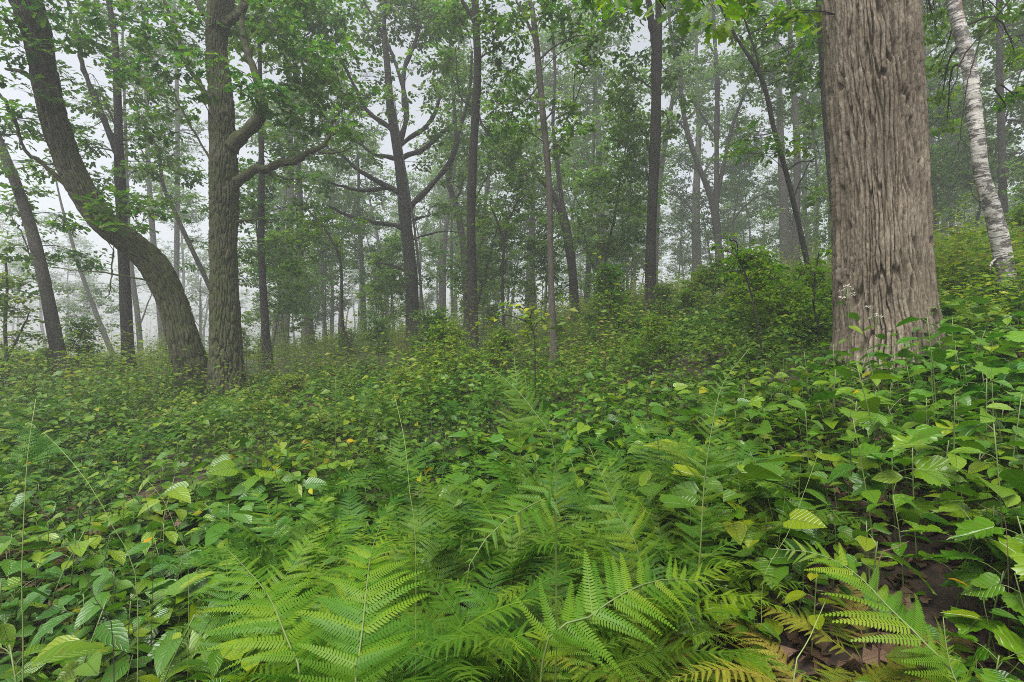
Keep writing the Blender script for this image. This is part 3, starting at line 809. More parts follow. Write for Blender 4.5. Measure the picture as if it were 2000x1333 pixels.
make_tree("forked_tree", "dark trunk that forks into a V behind the thin pale brown trunk", 18.0,
    [[(1124, 622, 20), (1124, 605, 17), (1116, 513, 17), (1102, 432, 18), (1086, 389, 13), (1054, 346, 11), (1010, 302, 9), (973, 281, 7), (940, 240, 5), (930, 180, 4)]],
    limbs=[[(1104, 440, 13), (1094, 367, 10), (1089, 324, 9), (1080, 240, 7), (1084, 140, 6), (1075, 0, 4)]],
    blobs=[(1120, 330, 34), (1160, 350, 34), (1050, 320, 30), (1000, 330, 30), (960, 290, 34), (940, 330, 30), (1140, 400, 28), (1180, 300, 34), (1060, 260, 30), (1030, 420, 28), (990, 400, 28)],
    bark='dark_bark', leaf='grey', size=.15, height=14, autos=None, dens=1.12)
make_tree("slender_tree", "straight dark trunk right of centre standing on the slope, forking near the top edge", 12.0,
    [[(1270, 606, 27), (1270, 592, 24), (1271, 486, 20), (1275, 378, 20), (1280, 270, 21), (1282, 162, 20), (1283, 97, 21), (1286, 50, 15), (1285, 0, 11)]],
    limbs=[[(1283, 105, 18), (1275, 60, 15), (1270, 27, 14), (1267, -20, 12)], [(1278, 330, 4), (1268, 300, 4), (1262, 270, 3), (1250, 250, 2)], [(1282, 180, 4), (1255, 160, 3), (1225, 145, 2)], [(1272, 380, 4), (1262, 330, 3.5), (1258, 300, 2)]],
    blobs=[(1225, 250, 32, 1), (1235, 320, 30, 1), (1210, 190, 34, 1), (1240, 120, 40, 1), (1320, 80, 40, 1), (1310, 150, 34, 1), (1200, 50, 44, 1), (1330, 20, 44), (1230, 20, 40), (1240, 400, 24, 1), (1310, 260, 28, 1.5), (1320, 210, 28, 1.5)],
    bark='dark_bark', leaf='oak', size=.13, height=14, autos=(3, 9, 2.6, .6), dens=1.27)
make_tree("oak_tree", "pale brown thick trunk far up the slope left of the forking tree", 38.0,
    [[(1362, 560, 24), (1361, 520, 20), (1360, 486, 19), (1359, 405, 16), (1362, 324, 13), (1365, 240, 10), (1360, 120, 7), (1362, 0, 5)]],
    limbs=[[(1358, 420, 7), (1340, 395, 6), (1318, 380, 5), (1300, 370, 3)], [(1360, 350, 7), (1380, 330, 6), (1395, 300, 4)]],
    blobs=[(1310, 380, 28), (1330, 430, 28), (1400, 320, 30), (1300, 330, 28)],
    bark='tan_bark', leaf='grey', size=.17, height=17, autos=(10, 8, 3.4, .6), dens=0.90, blob_r=.95)
make_tree("forked_tree", "tree splitting into several rising stems up the slope right of centre", 23.0,
    [[(1405, 500, 18), (1403, 481, 15), (1397, 421, 16), (1384, 373, 12), (1362, 319, 11), (1343, 259, 10), (1332, 200, 9), (1328, 135, 8), (1310, 60, 6), (1305, 0, 5)]],
    limbs=[[(1398, 425, 13), (1400, 346, 11), (1400, 270, 10), (1401, 162, 9), (1397, 97, 8), (1392, 0, 6), (1388, -60, 4)],
           [(1402, 380, 9), (1413, 324, 8), (1427, 259, 7), (1445, 205, 6), (1459, 162, 5), (1475, 100, 3)],
           [(1400, 270, 5), (1385, 245, 5), (1365, 215, 4), (1355, 195, 3)],
           [(1340, 255, 5), (1322, 235, 4), (1300, 215, 3)],
           [(1398, 110, 5), (1385, 85, 4), (1380, 50, 3)],
           [(1408, 470, 4), (1440, 420, 4), (1470, 390, 3.5), (1500, 375, 2)]],
    blobs=[(1330, 160, 40), (1370, 120, 40), (1430, 130, 40), (1460, 180, 36), (1300, 240, 32), (1430, 240, 30), (1350, 60, 44), (1420, 50, 44), (1480, 100, 36), (1380, 200, 28), (1310, 120, 36), (1450, 300, 26), (1470, 30, 40), (1360, 270, 24), (1290, 300, 28)],
    bark='dark_bark', leaf='grey', size=.15, height=15, autos=None, dens=1.12)
make_tree("slender_tree", "thin dark trunk leaning left in front of the slope, left of the huge oak", 10.0,
    [[(1592, 585, 12), (1586, 556, 11), (1567, 470, 11), (1551, 400, 11), (1535, 335, 10), (1513, 259, 10), (1497, 184, 9), (1481, 140, 9), (1443, 81, 6), (1416, 32, 5), (1400, 0, 4)]],
    limbs=[[(1490, 165, 6), (1478, 110, 5), (1465, 70, 5), (1446, 11, 4), (1440, -30, 3)], [(1548, 390, 4), (1575, 330, 3), (1600, 300, 2)], [(1535, 335, 4), (1560, 318, 3), (1590, 315, 2)]],
    blobs=[(1470, 270, 34), (1500, 300, 32), (1530, 290, 28), (1450, 300, 28), (1560, 160, 40, 1), (1590, 220, 34, .6), (1540, 110, 40, .8), (1580, 90, 36), (1500, 60, 44, .8), (1575, 290, 28), (1600, 150, 30, .4), (1470, 130, 34, 1), (1440, 60, 36), (1550, 40, 44), (1590, 380, 24, .8), (1420, 290, 24, 1), (1600, 30, 36)],
    bark='dark_bark', leaf='fresh', size=.11, height=11, autos=(4, 8, 2, .6), dens=1.27)
make_tree("slender_tree", "grey upright trunk behind the thin leaning trunk on the slope", 20.0,
    [[(1554, 490, 17), (1554, 475, 15), (1557, 324, 14), (1554, 227, 13), (1546, 135, 11), (1540, 0, 9)]],
    blobs=[(1520, 200, 32), (1590, 250, 30), (1510, 420, 28), (1590, 420, 26)], bark='grey_bark', leaf='grey', size=.14, height=14, autos=(8, 6.5, 2.6, .6), dens=1.12)
make_tree("slender_tree", "grey trunk half hidden behind the left side of the huge oak", 8.0,
    [[(1645, 640, 30), (1640, 560, 28), (1634, 400, 27), (1622, 260, 26), (1611, 100, 26), (1606, 0, 25)]],
    blobs=[(1580, 30, 40), (1570, 130, 30)], bark='grey_bark', leaf='fresh', size=.12, height=12, autos=(3, 6.5, 2.6, .5), dens=1.20)
birch = make_tree("birch_tree", "white birch trunk with peeling bark leaning left near the right edge", 5.6,
    [[(1974, 590, 50), (1967, 560, 44), (1956, 486, 40), (1937, 405, 38), (1918, 346, 34), (1910, 281, 32), (1902, 216, 33), (1894, 135, 33), (1875, 59, 32), (1862, 0, 30)]],
    limbs=[[(1950, 500, 7), (1936, 517, 5), (1932, 528, 3)]],
    blobs=[(1830, 60, 34, 2), (1835, 130, 34, 2.2), (1840, 190, 34, 2.4), (1850, 240, 28, 2.6), (1825, 20, 36, 1.6), (1960, 30, 40, 1), (1985, 110, 30, 1.4), (1925, 40, 34, 1.5)],
    bark='birch', leaf='fresh', tmpl=OV_LOW, size=.075, height=11, autos=(3, 5.5, 2.2, .5), dens=1.20, sides=26, flare=.15)
make_tree("slender_tree", "dark trunk up the slope behind the white birch", 14.0,
    [[(1966, 485, 23), (1964, 460, 21), (1959, 400, 19), (1958, 324, 17), (1953, 162, 15), (1952, 54, 14), (1952, 0, 13)]],
    limbs=[[(1958, 235, 6), (1985, 235, 5), (2010, 240, 4)], [(1956, 300, 4), (1985, 300, 4), (2020, 290, 3)]],
    blobs=[(1990, 200, 34), (1925, 150, 34, 1), (1985, 120, 36), (1930, 260, 28, 1), (1990, 330, 30), (1925, 330, 26, 2)], bark='dark_bark', leaf='grey', size=.13, height=14, autos=(8, 5.5, 2.6, .6), dens=1.20)
make_tree("forked_tree", "grey forking trunk just right of the huge oak up the slope", 22.0,
    [[(1824, 470, 22), (1822, 448, 19), (1821, 335, 16), (1815, 260, 13), (1806, 150, 10), (1800, 0, 7)]],
    limbs=[[(1823, 352, 12), (1835, 335, 11), (1850, 312, 10), (1862, 280, 8), (1870, 230, 6)], [(1826, 350, 6), (1845, 346, 5), (1862, 350, 5), (1880, 346, 3)]],
    blobs=[(1860, 240, 34), (1890, 290, 28), (1850, 300, 26), (1880, 200, 34)], bark='grey_bark', leaf='grey', size=.15, height=15, autos=(7, 6, 3, .6), dens=1.12)
make_tree("slender_tree", "slim grey stem leaning against the spreading oak's trunk", 15.5,
    [[(832, 660, 5.5), (830, 640, 5), (811, 459, 4.5), (796, 360, 4), (786, 300, 3.5), (776, 240, 3), (770, 190, 2)]], bark='grey_bark', leaf='fresh', size=.09,
    blobs=[(790, 230, 20), (760, 180, 22)], autos=None, dens=1.05, sides=8)
make_tree("slender_tree", "thin diagonal tree crossing behind the upright oak stem on the left", 16.0,
    [[(455, 712, 11), (430, 610, 10), (408, 558, 10), (360, 456, 10), (335, 400, 9), (318, 360, 9), (309, 294, 7), (285, 250, 5), (260, 200, 4)]],
    limbs=[[(310, 300, 4), (325, 280, 3), (332, 250, 2)]], blobs=[(380, 520, 24), (385, 470, 22), (360, 580, 20), (340, 330, 30), (300, 330, 30), (380, 400, 28), (280, 230, 30), (370, 330, 28)], bark='grey_bark', leaf='grey', size=.13, autos=None, dens=1.05)
make_tree("slender_tree", "pale foggy upright trunk between the twin oak's two stems", 36.0,
    [[(346, 715, 16), (345, 640, 14), (345, 528, 12), (347, 288, 10), (345, 150, 8), (340, 0, 6)]], blobs=[(380, 300, 26), (320, 250, 30), (300, 420, 24)], bark='grey_bark', leaf='grey', size=.17, height=16, autos=(8, 10, 3, .6), dens=0.90, blob_r=.9)
make_tree("slender_tree", "pale foggy trunk half hidden by the foot of the bending stem", 32.0,
    [[(322, 712, 18), (320, 690, 16), (312, 600, 15), (300, 480, 13), (290, 330, 10), (285, 150, 8), (280, 0, 6)]], bark='grey_bark', leaf='grey', size=.16, height=15, autos=(8, 9, 3, .6), dens=0.98, blob_r=.9)
make_tree("slender_tree", "slim grey trunk right beside the tall forking tree on the left", 26.0,
    [[(278, 715, 14), (276, 700, 13), (268, 610, 11), (258, 540, 11), (250, 430, 9), (246, 280, 7), (240, 100, 5), (240, 0, 4)]], limbs=[[(272, 640, 4), (290, 590, 3), (302, 560, 2)], [(262, 560, 3), (285, 555, 2), (303, 545, 1.5)]], bark='grey_bark', leaf='grey', size=.15, height=14, autos=(6, 8, 2.6, .6), dens=0.98)
make_tree("leaning_tree", "slim trunk slanting left with airy leaves in the fog at the far left", 25.0,
    [[(228, 715, 13), (225, 705, 12), (192, 624, 11), (159, 534, 9), (140, 470, 7), (120, 400, 5), (105, 330, 3)]],
    blobs=[(170, 590, 30), (140, 620, 30), (190, 570, 28), (220, 600, 22), (150, 650, 24), (210, 640, 20), (120, 560, 26), (180, 520, 26), (230, 560, 20), (120, 600, 22), (140, 500, 26), (100, 440, 30)], bark='grey_bark', leaf='grey', size=.13, autos=None, dens=1.12)
make_tree("dead_tree", "small bare dead tree standing in the fog between the oak's stems", 42.0,
    [[(391, 712, 6), (391, 640, 5), (391, 590, 4), (391, 545, 2)]],
    limbs=[[(391, 650, 2.5), (400, 635, 2), (405, 615, 1)], [(391, 640, 2.5), (380, 625, 2), (374, 605, 1)], [(391, 615, 2), (402, 595, 1.5), (406, 575, 1)], [(391, 605, 2), (380, 585, 1.5), (372, 570, 1)], [(391, 580, 2), (399, 565, 1)], [(391, 575, 2), (383, 560, 1)]], bark='grey_bark', autos=None, leafless=True)
# understory saplings
make_tree("sapling", "thin curving sapling arching left beside the pale foggy thicket", 13.0,
    [[(680, 665, 6), (670, 640, 5.5), (665, 513, 5), (650, 475, 4.5), (632, 443, 4), (600, 410, 3)]],
    blobs=[(640, 430, 30), (610, 430, 30), (660, 480, 26), (590, 460, 28), (690, 440, 24), (620, 500, 26)], leaf='fresh', size=.1, autos=None, dens=1.05, bark='dark_bark', cat='sapling')
make_tree("sapling", "thin sapling forking into a Y between the dark tree and the pale brown trunk", 11.0,
    [[(984, 645, 7), (983, 632, 6), (981, 540, 6), (984, 490, 6), (983, 470, 6), (970, 430, 4), (957, 400, 3)]], limbs=[[(983, 472, 5), (992, 435, 4), (1002, 410, 3.5), (1027, 362, 2.5)]],
    blobs=[(960, 390, 24), (1030, 380, 24), (1000, 440, 20), (940, 430, 22), (1010, 500, 18)], leaf='fresh', size=.09, autos=None, dens=0.90, cat='sapling')
make_tree("sapling", "slim leafy sapling with drooping compound leaves left of the huge oak", 5.2,
    [[(1486, 690, 4), (1484, 664, 3.8), (1465, 567, 3.5), (1443, 502, 3), (1421, 459, 2.5)]],
    blobs=[(1425, 470, 20), (1445, 500, 22), (1410, 490, 18), (1470, 530, 22), (1500, 520, 18), (1450, 540, 20), (1490, 560, 20), (1430, 530, 16)], leaf='fresh', tmpl=OV_LOW, size=.07, autos=None, dens=1.12, bark='dark_bark', cat='sapling')
make_tree("sapling", "leafy sapling standing right against the left side of the huge oak", 5.6,
    [[(1600, 680, 4), (1598, 640, 3.8), (1590, 600, 3.5), (1592, 540, 3), (1600, 490, 2.5)]],
    blobs=[(1600, 500, 20), (1582, 535, 18), (1610, 560, 18), (1575, 575, 16), (1605, 610, 16)], leaf='fresh', tmpl=OV_LOW, size=.075, autos=None, dens=1.20, bark='dark_bark', cat='sapling')
make_tree("sapling", "small sapling with yellow green leaves before the pale brown trunk", 5.5,
    [[(1045, 690, 2), (1042, 650, 1.8), (1035, 620, 1.5), (1030, 590, 1.2)]],
    blobs=[(1010, 600, 16), (1045, 605, 16), (1060, 625, 14), (1025, 625, 14), (985, 615, 10), (1040, 650, 14)], leaf='bright', tmpl=OV_LOW, size=.075, autos=None, dens=1.3 , bark='dark_bark', cat='sapling')
make_tree("shrub", "bushy yellowish shrub at the far left edge below the canopy", 10.0,
    [[(15, 780, 12), (14, 720, 10), (10, 640, 8), (14, 560, 6), (10, 500, 4)]], limbs=[[(14, 700, 6), (40, 650, 5), (60, 610, 3)]],
    blobs=[(10, 600, 36), (45, 620, 32), (20, 660, 36), (60, 660, 28), (40, 700, 36), (70, 700, 24), (10, 720, 36), (5, 540, 34), (30, 580, 30), (70, 740, 26)], leaf='bright', size=.1, autos=None, dens=1.27, bark='grey_bark', cat='shrub')
# the tree that stands outside the frame and hangs a bare branch into it
make_tree("overhanging_tree", "dark leafless branch hanging in front of the birch from a tree outside the right edge", 4.6,
    [[(2230, 760, 60), (2225, 500, 56), (2215, 200, 52), (2210, 0, 50)]],
    limbs=[[(2215, 60, 14), (2080, -60, 10), (1995, -20, 7), (1950, 28, 5), (1917, 64, 4), (1880, 115, 3.2), (1862, 165, 2.6), (1845, 205, 2), (1828, 238, 1.3)],
           [(1917, 64, 3.6), (1905, 110, 3), (1890, 160, 2.6), (1880, 220, 2.2), (1874, 270, 1.8), (1858, 325, 1.2)],
           [(2215, 180, 9), (2100, 60, 6), (2030, 120, 4), (1985, 140, 2.5), (1940, 175, 1.4)]],
    thin=[[(1882, 190, 1.4), (1870, 215, 1.2), (1845, 245, .9), (1815, 295, .6)], [(1874, 262, 1.2), (1890, 285, .9), (1900, 295, .6)], [(1872, 280, 1), (1850, 298, .8), (1815, 300, .5)], [(1897, 20, 1.4), (1898, 40, 1.2), (1903, 75, 1)], [(1845, 5, 1.2), (1842, 40, 1), (1835, 75, .6)]],
    blobs=[(1985, 190, 26, .3), (2000, 170, 30, .4), (1965, 205, 16, .3), (1975, 75, 14, .2), (2010, 130, 30, .3)], bark='dark_bark', leaf='fresh', tmpl=OV_MID, size=.07, height=9, autos=None, dens=1.20)

# ------------------------------------------------------------------ background forest: a few kinds of tree, copied
def proto_tree(name, H, r0, h0, nl, ll, leaf, bark, size, dens, blob_r, lean=0.0, tmpl=OAK_FAR):
    """a tree with its foot at the origin; returns the pieces [(name, mesh, kind)]"""
    pts = [np.array([0, 0, -.3, r0 * 1.25])]
    p = np.array([0, 0, 0.0]); az = U(0, 6.28)
    d = unit(np.array([lean * math.cos(az), lean * math.sin(az), 1.0]))
    n = 8
    for k in range(1, n + 1):
        d = unit(d + RNG.normal(0, .06, 3) + np.array([0, 0, .06]))
        p = p + d * H / n
        pts.append(np.array([*p, r0 * (1 - .88 * k / n)]))
    S = catmull(np.array(pts), 26)
    a = Acc(); tube(a, S[:, :3], S[:, 3], 10, rnd=H)
    tacc, lacc = Acc(), Acc()
    lim, ce = auto_limbs(S[:, :3], S[:, 3], np.zeros(3), h0, nl, ll, .6)
    polys = [S[:, :3]]
    for L in lim:
        q = catmull(L, 10); tube(tacc, q[:, :3], q[:, 3], 5); polys.append(q[:, :3])
    for c in ce:
        leaf_blob(lacc, tacc, c, blob_r * U(.7, 1.25), nearest(polys, c), tmpl, size, dens)
    return [("trunk", a.mesh("trunk", M[bark]), None), ("twig_work", tacc.mesh("twig_work", M[bark]), 'stuff'), ("crown", lacc.mesh("crown", M[leaf]), 'stuff')]
TALL = [proto_tree("t", 17, .21, 5.5, 12, 3.2, 'grey', 'dark_bark', .20, .55, .95), proto_tree("t", 20, .27, 7.0, 13, 3.8, 'grey', 'grey_bark', .21, .5, 1.05, .08),
        proto_tree("t", 15, .14, 4.5, 11, 2.4, 'oak', 'dark_bark', .19, .55, .85, .12), proto_tree("t", 19, .22, 8.0, 11, 3.4, 'grey', 'grey_bark', .21, .5, 1.0, .15)]
SMALL = [proto_tree("s", 6, .045, 1.2, 11, 1.7, 'fresh', 'grey_bark', .13, .6, .6, .15), proto_tree("s", 7.5, .06, 1.8, 12, 2.0, 'grey', 'dark_bark', .14, .6, .65, .2),
         proto_tree("s", 4.5, .035, .8, 10, 1.4, 'fresh', 'dark_bark', .12, .65, .5, .2), proto_tree("s", 8.5, .07, 2.5, 12, 1.9, 'oak', 'grey_bark', .14, .6, .65, .1)]
BUSH = [proto_tree("b", 1.5, .012, .25, 9, .6, 'fresh', 'dark_bark', .07, .8, .24, .3, OV_LOW), proto_tree("b", 1.0, .010, .15, 9, .5, 'small', 'dark_bark', .05, .8, .22, .3, DIAM), proto_tree("b", 2.1, .016, .4, 10, .75, 'oak', 'dark_bark', .085, .75, .28, .3, OV_LOW)]
def plant_copy(name, pieces, loc, rz, s, label, cat, group):
    r = thing(name, label, cat, loc, group)
    r.rotation_euler = (0, 0, rz); r.scale = (s, s, s)
    for nm, me, kd in pieces:
        o = link(nm, me, r)
        if kd: o['kind'] = kd
    return r
taken = []
def free(x, y, dmin):
    for (a, b) in taken:
        if (a - x) ** 2 + (b - y) ** 2 < dmin * dmin: return False
    taken.append((x, y)); return True
def side_words(px):
    return ("at the left behind the twin oak" if px < 520 else "left of centre behind the spreading oak" if px < 900 else "in the middle of the photo" if px < 1250 else
            "up the slope right of centre" if px < 1640 else "up the slope behind the birch at the right")
n_t = 0; tries = 0
while n_t < 108 and tries < 4000:
    tries += 1
    d_ = 26 + 75 * R() ** 1.1; px = U(-150, 2150)
    if px < 520 and (d_ < 48 or R() < .5): continue
    x, y = (px - 1000) / F * d_, d_
    if not free(x, y, 3.0): continue
    k = RNG.integers(0, 4); far = "far" if d_ > 55 else "nearer"
    plant_copy("forest_tree", TALL[k], (x, y, float(G(x, y)) - .05), U(0, 6.28), U(.8, 1.15),
               f"{far} foggy forest tree {side_words(px)}", "tree", f"{far} background forest trees {side_words(px)}")
    n_t += 1
for (pa, pb, da, db, cnt) in ((480, 1010, 30, 44, 6),):
    c_ = 0; tries = 0
    while c_ < cnt and tries < 400:
        tries += 1
        d_ = U(da, db); px = U(pa, pb); x, y = (px - 1000) / F * d_, d_
        if not free(x, y, 2.4): continue
        plant_copy("forest_tree", TALL[RNG.integers(0, 4)], (x, y, float(G(x, y)) - .05), U(0, 6.28), U(.75, 1.0), f"closer leafy forest tree {side_words(px)}", "tree", f"closer leafy forest trees {side_words(px)}")
        c_ += 1
n_l = 0
while n_l < 22:
    d_ = U(62, 125); px = U(-250, 700)
    x, y = (px - 1000) / F * d_, d_
    n_l += 1
    plant_copy("forest_tree", TALL[RNG.integers(0, 4)], (x, y, float(G(x, y)) - .05), U(0, 6.28), U(.8, 1.2), "faint distant tree across the foggy meadow", "tree", "distant trees across the meadow")
n_s = 0; tries = 0
while n_s < 62 and tries < 4000:
    tries += 1
    d_ = 15 + 35 * R(); px = U(-50, 2100)
    if px < 500: continue
    if px < 720 and d_ < 17: continue
    if 1240 < px < 1640 and d_ < 28: continue
    x, y = (px - 1000) / F * d_, d_
    if not free(x, y, 1.3): continue
    far = "far" if d_ > 30 else "nearer"
    plant_copy("understory_tree", SMALL[RNG.integers(0, 4)], (x, y, float(G(x, y)) - .05), U(0, 6.28), U(.7, 1.2),
               f"{far} slim understory sapling {side_words(px)}", "sapling", f"{far} understory saplings {side_words(px)}")
    n_s += 1

BW = ["leafy green shrub", "low fine leaved shrub", "taller dark leaved shrub"]
def bush_words(px, d):
    return ("under the leaning trees at the left" if px < 420 else "between the twin oak and the spreading oak" if px < 800 else "around the straight trunks of the middle" if px < 1180 else
            "on the slope right of centre" if px < 1500 else "beside the huge oak" if px < 1720 else "behind the birch and the huge oak"), ("near" if d < 10 else "farther")
n_b = 0; tries = 0
while n_b < 58 and tries < 3000:
    tries += 1
    d_ = 6.5 + 13 * R(); px = U(-60, 2080)
    if n_b < 5: d_ = U(6.2, 8.5); px = U(1500, 1630)
    x, y = (px - 1000) / F * d_, d_
    k = RNG.integers(0, 3)
    if d_ < 9 and k == 2: k = 1
    if not free(x, y, .5): continue
    w_, nr = bush_words(px, d_)
    plant_copy("shrub", BUSH[k], (x, y, float(G(x, y)) - .03), U(0, 6.28), U(.45, .85) * (1 if px > 500 else .8), f"{nr} {BW[k]} {w_}", "shrub", f"{nr} {BW[k]}s {w_}")
    n_b += 1

# ------------------------------------------------------------------ ground cover (stuff)
def cover(name, n, dmin, dmax, tmpl, size, leaves, hgt, mat, where=None, power=1.0, tilt=.5, kind='stuff', stems=False, stem_mat='stem', pxr=(-150, 2150), radial=.8):
    acc_, sacc = Acc(), Acc()
    d = (dmin ** 2 + (dmax ** 2 - dmin ** 2) * R(n) ** power) ** .5
    px = U(pxr[0], pxr[1], n)
    x = (px - 1000) / F * d; y = d
    if where is not None:
        k = where(x, y, px)
        x, y = x[k], y[k]
    n = len(x)
    z = G(x, y)
    h = U(hgt[0], hgt[1], n) * (.30 + 1.35 * vnoise(x * 1.1, y * 1.1, 77)) * U(.75, 1.3, n)
    idx = np.repeat(np.arange(n), leaves)
    m = len(idx)
    fr = np.tile(np.linspace(.45, 1.0, leaves), n) + U(-.1, .06, m)
    az = np.tile(np.arange(leaves) * 2.4, n) + np.repeat(U(0, 6.28, n), leaves) + U(-.4, .4, m)
    s = U(size[0], size[1], m) * (.55 + .9 * vnoise(x * 2.1 + 31, y * 2.1, 55))[idx]
    lx, ly = RNG.normal(0, .06, n), RNG.normal(0, .06, n)
    D = np.stack([np.cos(az), np.sin(az), U(-.25, .35, m)], -1)
    O = np.stack([x[idx] + lx[idx] * fr, y[idx] + ly[idx] * fr, z[idx] + h[idx] * fr], -1) + D * (s * radial * .3)[:, None]
    stamp(acc_, *tmpl, O, frames(D, leaf_normals(m, tilt)), s, R(m))
    o = link(name, acc_.mesh(name, M[mat]))
    if stems:
        A = np.stack([x, y, z - .02], -1); B = np.stack([x + lx, y + ly, z + h], -1)
        twigs(sacc, A, B, .004)
        c = link("stem", sacc.mesh("stem", M[stem_mat]), o); c['kind'] = 'stuff'
    return o
def gaps(x, y, px):
    """bare litter shows in patches, mostly on the right of the foreground"""
    g = vnoise(x * 1.7 + 3, y * 1.7, 91)
    lit = ((px > 1560) & (px < 1900) & (y < 2.6))
    ferny = (px > 400) & (px < 1430) & (y < 3.3) & (y < 1.2 + 2.2 * np.sin((px - 400) / 1030 * 3.14))
    g = np.where(ferny, g - .36, g)
    fernbed = (px > 1270) & (px < 1720) & (y < 1.8)
    return (g > np.where(fernbed, .8, np.where(lit, .60, .20)))
HEART_LOW = polar_leaf([(1, 0), (.7, .22), (.35, .40), (.05, .38), (-.08, .18), (.03, 0)], rings=(1.0,), wav=.05)
def patch(x, y):
    return vnoise(x * .9 + 13, y * .9 + 5, 61) * .65 + vnoise(x * 2.3, y * 2.3, 63) * .35
tag(cover("ground_cover", 5200, 1.15, 5.4, OV_LOW, (.040, .100), 6, (.08, .34), 'herb', lambda x, y, p: gaps(x, y, p) & (patch(x, y) > .42), stems=True), "dense patches of oval leaved herbs covering the near forest floor", "ground cover", kind='stuff')
tag(cover("ground_cover", 4600, 1.25, 6.6, HEART_LOW, (.055, .145), 5, (.10, .38), 'broad', lambda x, y, p: gaps(x, y, p) & (patch(x, y) < .50), stems=True), "patches of broad heart shaped leaves among the near herbs", "ground cover", kind='stuff')
tag(cover("ground_cover", 14000, 5.0, 11.5, OV_TINY, (.045, .105), 6, (.12, .55), 'herb', lambda x, y, p: vnoise(x, y, 5) > .12), "carpet of leafy green herbs around the feet of the nearer trees", "ground cover", kind='stuff')
tag(cover("low_cover", 4200, 1.0, 4.5, OV_TINY, (.025, .05), 5, (.03, .16), 'broad', gaps), "tiny low leaves creeping over the leaf litter between the herbs", "ground cover", kind='stuff')
tag(cover("meadow_herb", 11000, 6.0, 24, DIAM, (.045, .10), 11, (.35, 1.15), 'small', lambda x, y, p: (y > 8.5) | (vnoise(x * .8, y * .8, 8) > .5), stems=True, stem_mat='brown_stem', power=1.15), "fine brownish green small leaved herbs on the mid slope", "ground cover", kind='stuff')
tag(cover("meadow_herb", 5200, 4.8, 14, DIAM, (.05, .09), 9, (.25, .75), 'bright', None, pxr=(1780, 2150), stems=True), "yellow green herbs on the slope behind the huge oak and birch", "ground cover", kind='stuff')
tag(cover("meadow_herb", 9000, 22, 95, DIAM, (.14, .26), 8, (.3, .95), 'bright', None, power=1.3), "far foggy undergrowth fading away between the background trees", "ground cover", kind='stuff')

# ------------------------------------------------------------------ ferns
def pinna_template(n=19, wid=.115, seed=0):
    """one pinna 1 long on +x with toothed pinnules on both sides"""
    V, q, t, A = [], [], [], []
    for i in range(n):
        f = (i + .5) / n
        L = wid * (1 - f) ** .75 * (1.0 if i > 0 else .8) + .012
        w = .32 / n
        for s in (-1, 1):
            x0 = f + (.25 / n if s > 0 else 0)
            b = len(V)
            sl = .28 * L
            pts = [(x0 - w, 0), (x0 + w, 0), (x0 + w * 1.0 + sl * .7, s * L * .65), (x0 - w * .75 + sl * .5, s * L * .68), (x0 + w * .25 + sl * 1.25, s * L)]
            for (a, c) in pts:
                V.append([a, c, .10 * abs(c) - .9 * c * c / max(wid, .01) * .35 - .14 * a * a * a - .05 * a]); A.append([c, a])
            q.append([b, b + 1, b + 2, b + 3] if s > 0 else [b, b + 3, b + 2, b + 1])
            t.append([b + 3, b + 2, b + 4] if s > 0 else [b + 3, b + 4, b + 2])
    b = len(V)
    for i in range(5):
        f = i / 4
        V += [[f, -.008 * (1.2 - f), .004 - .14 * f ** 3 - .05 * f], [f, .008 * (1.2 - f), .004 - .14 * f ** 3 - .05 * f]]; A += [[0, f], [0, f]]
    for i in range(4):
        a = b + 2 * i; q.append([a, a + 2, a + 3, a + 1])
    return np.array(V, float), [np.array(q), np.array(t)], np.array(A, float)
PIN = pinna_template(19)
PIN_LOW = pinna_template(8, .125)
def frond_layout(P, npairs, Lmax, stipe=.2, side_up=None, seed=0, base=.55):
    """places pinnae along a rachis curve P: positions, frames, lengths"""
    S = catmull(np.asarray(P, float), 60)
    T = unit(np.gradient(S, axis=0))
    O, X, N, Ls = [], [], [], []
    upv = np.array([0, 0, 1.0]) if side_up is None else np.asarray(side_up, float)
    for i in range(npairs):
        f = stipe + (1 - stipe) * ((i + .3) / npairs) ** .92
        k = min(59, f * 59); k0 = int(k)
        p, t = S[k0], T[k0]
        g = (f - stipe) / (1 - stipe)
        L = Lmax * (base + (1 - base) * g / .3 if g < .3 else (1 - (g - .3) / .7) ** .85 + .02)
        side = unit(np.cross(upv, t)); nrm = unit(np.cross(t, side))
        for s in (-1, 1):
            ang = math.radians(68 - 22 * g) + U(-.09, .09)
            d = t * math.cos(ang) + side * s * math.sin(ang) + nrm * U(-.16, .22)
            O.append(p); X.append(d); N.append(nrm + RNG.normal(0, .16, 3)); Ls.append(L * (U(.85, 1.1) if R() > .05 else U(.35, .6)))
    return S, np.array(O), frames(np.array(X), np.array(N)), np.array(Ls)
def frond_mesh(P, npairs, Lmax, mat, low=False, stipe=.2):
    S, O, Rm, L = frond_layout(P, npairs, Lmax, stipe)
    a = Acc()
    tmpl = PIN_LOW if low else PIN
    stamp(a, *tmpl, O, Rm, L, R(len(O)) * .25)
    q = catmull(S, 14)
    tube(a, q, np.linspace(.0042, .001, 14), 4)
    return a.mesh("frond", M[mat])
def arch(L, a0, a1, n=7, sway=.04):
    p = np.zeros(3); out = [p.copy()]
    for k in range(n):
        a = a0 + (a1 - a0) * (k / (n - 1)) ** 1.2
        p = p + np.array([math.sin(a), RNG.normal(0, sway), math.cos(a)]) * L / n
        out.append(p.copy())
    return out
FR = {}
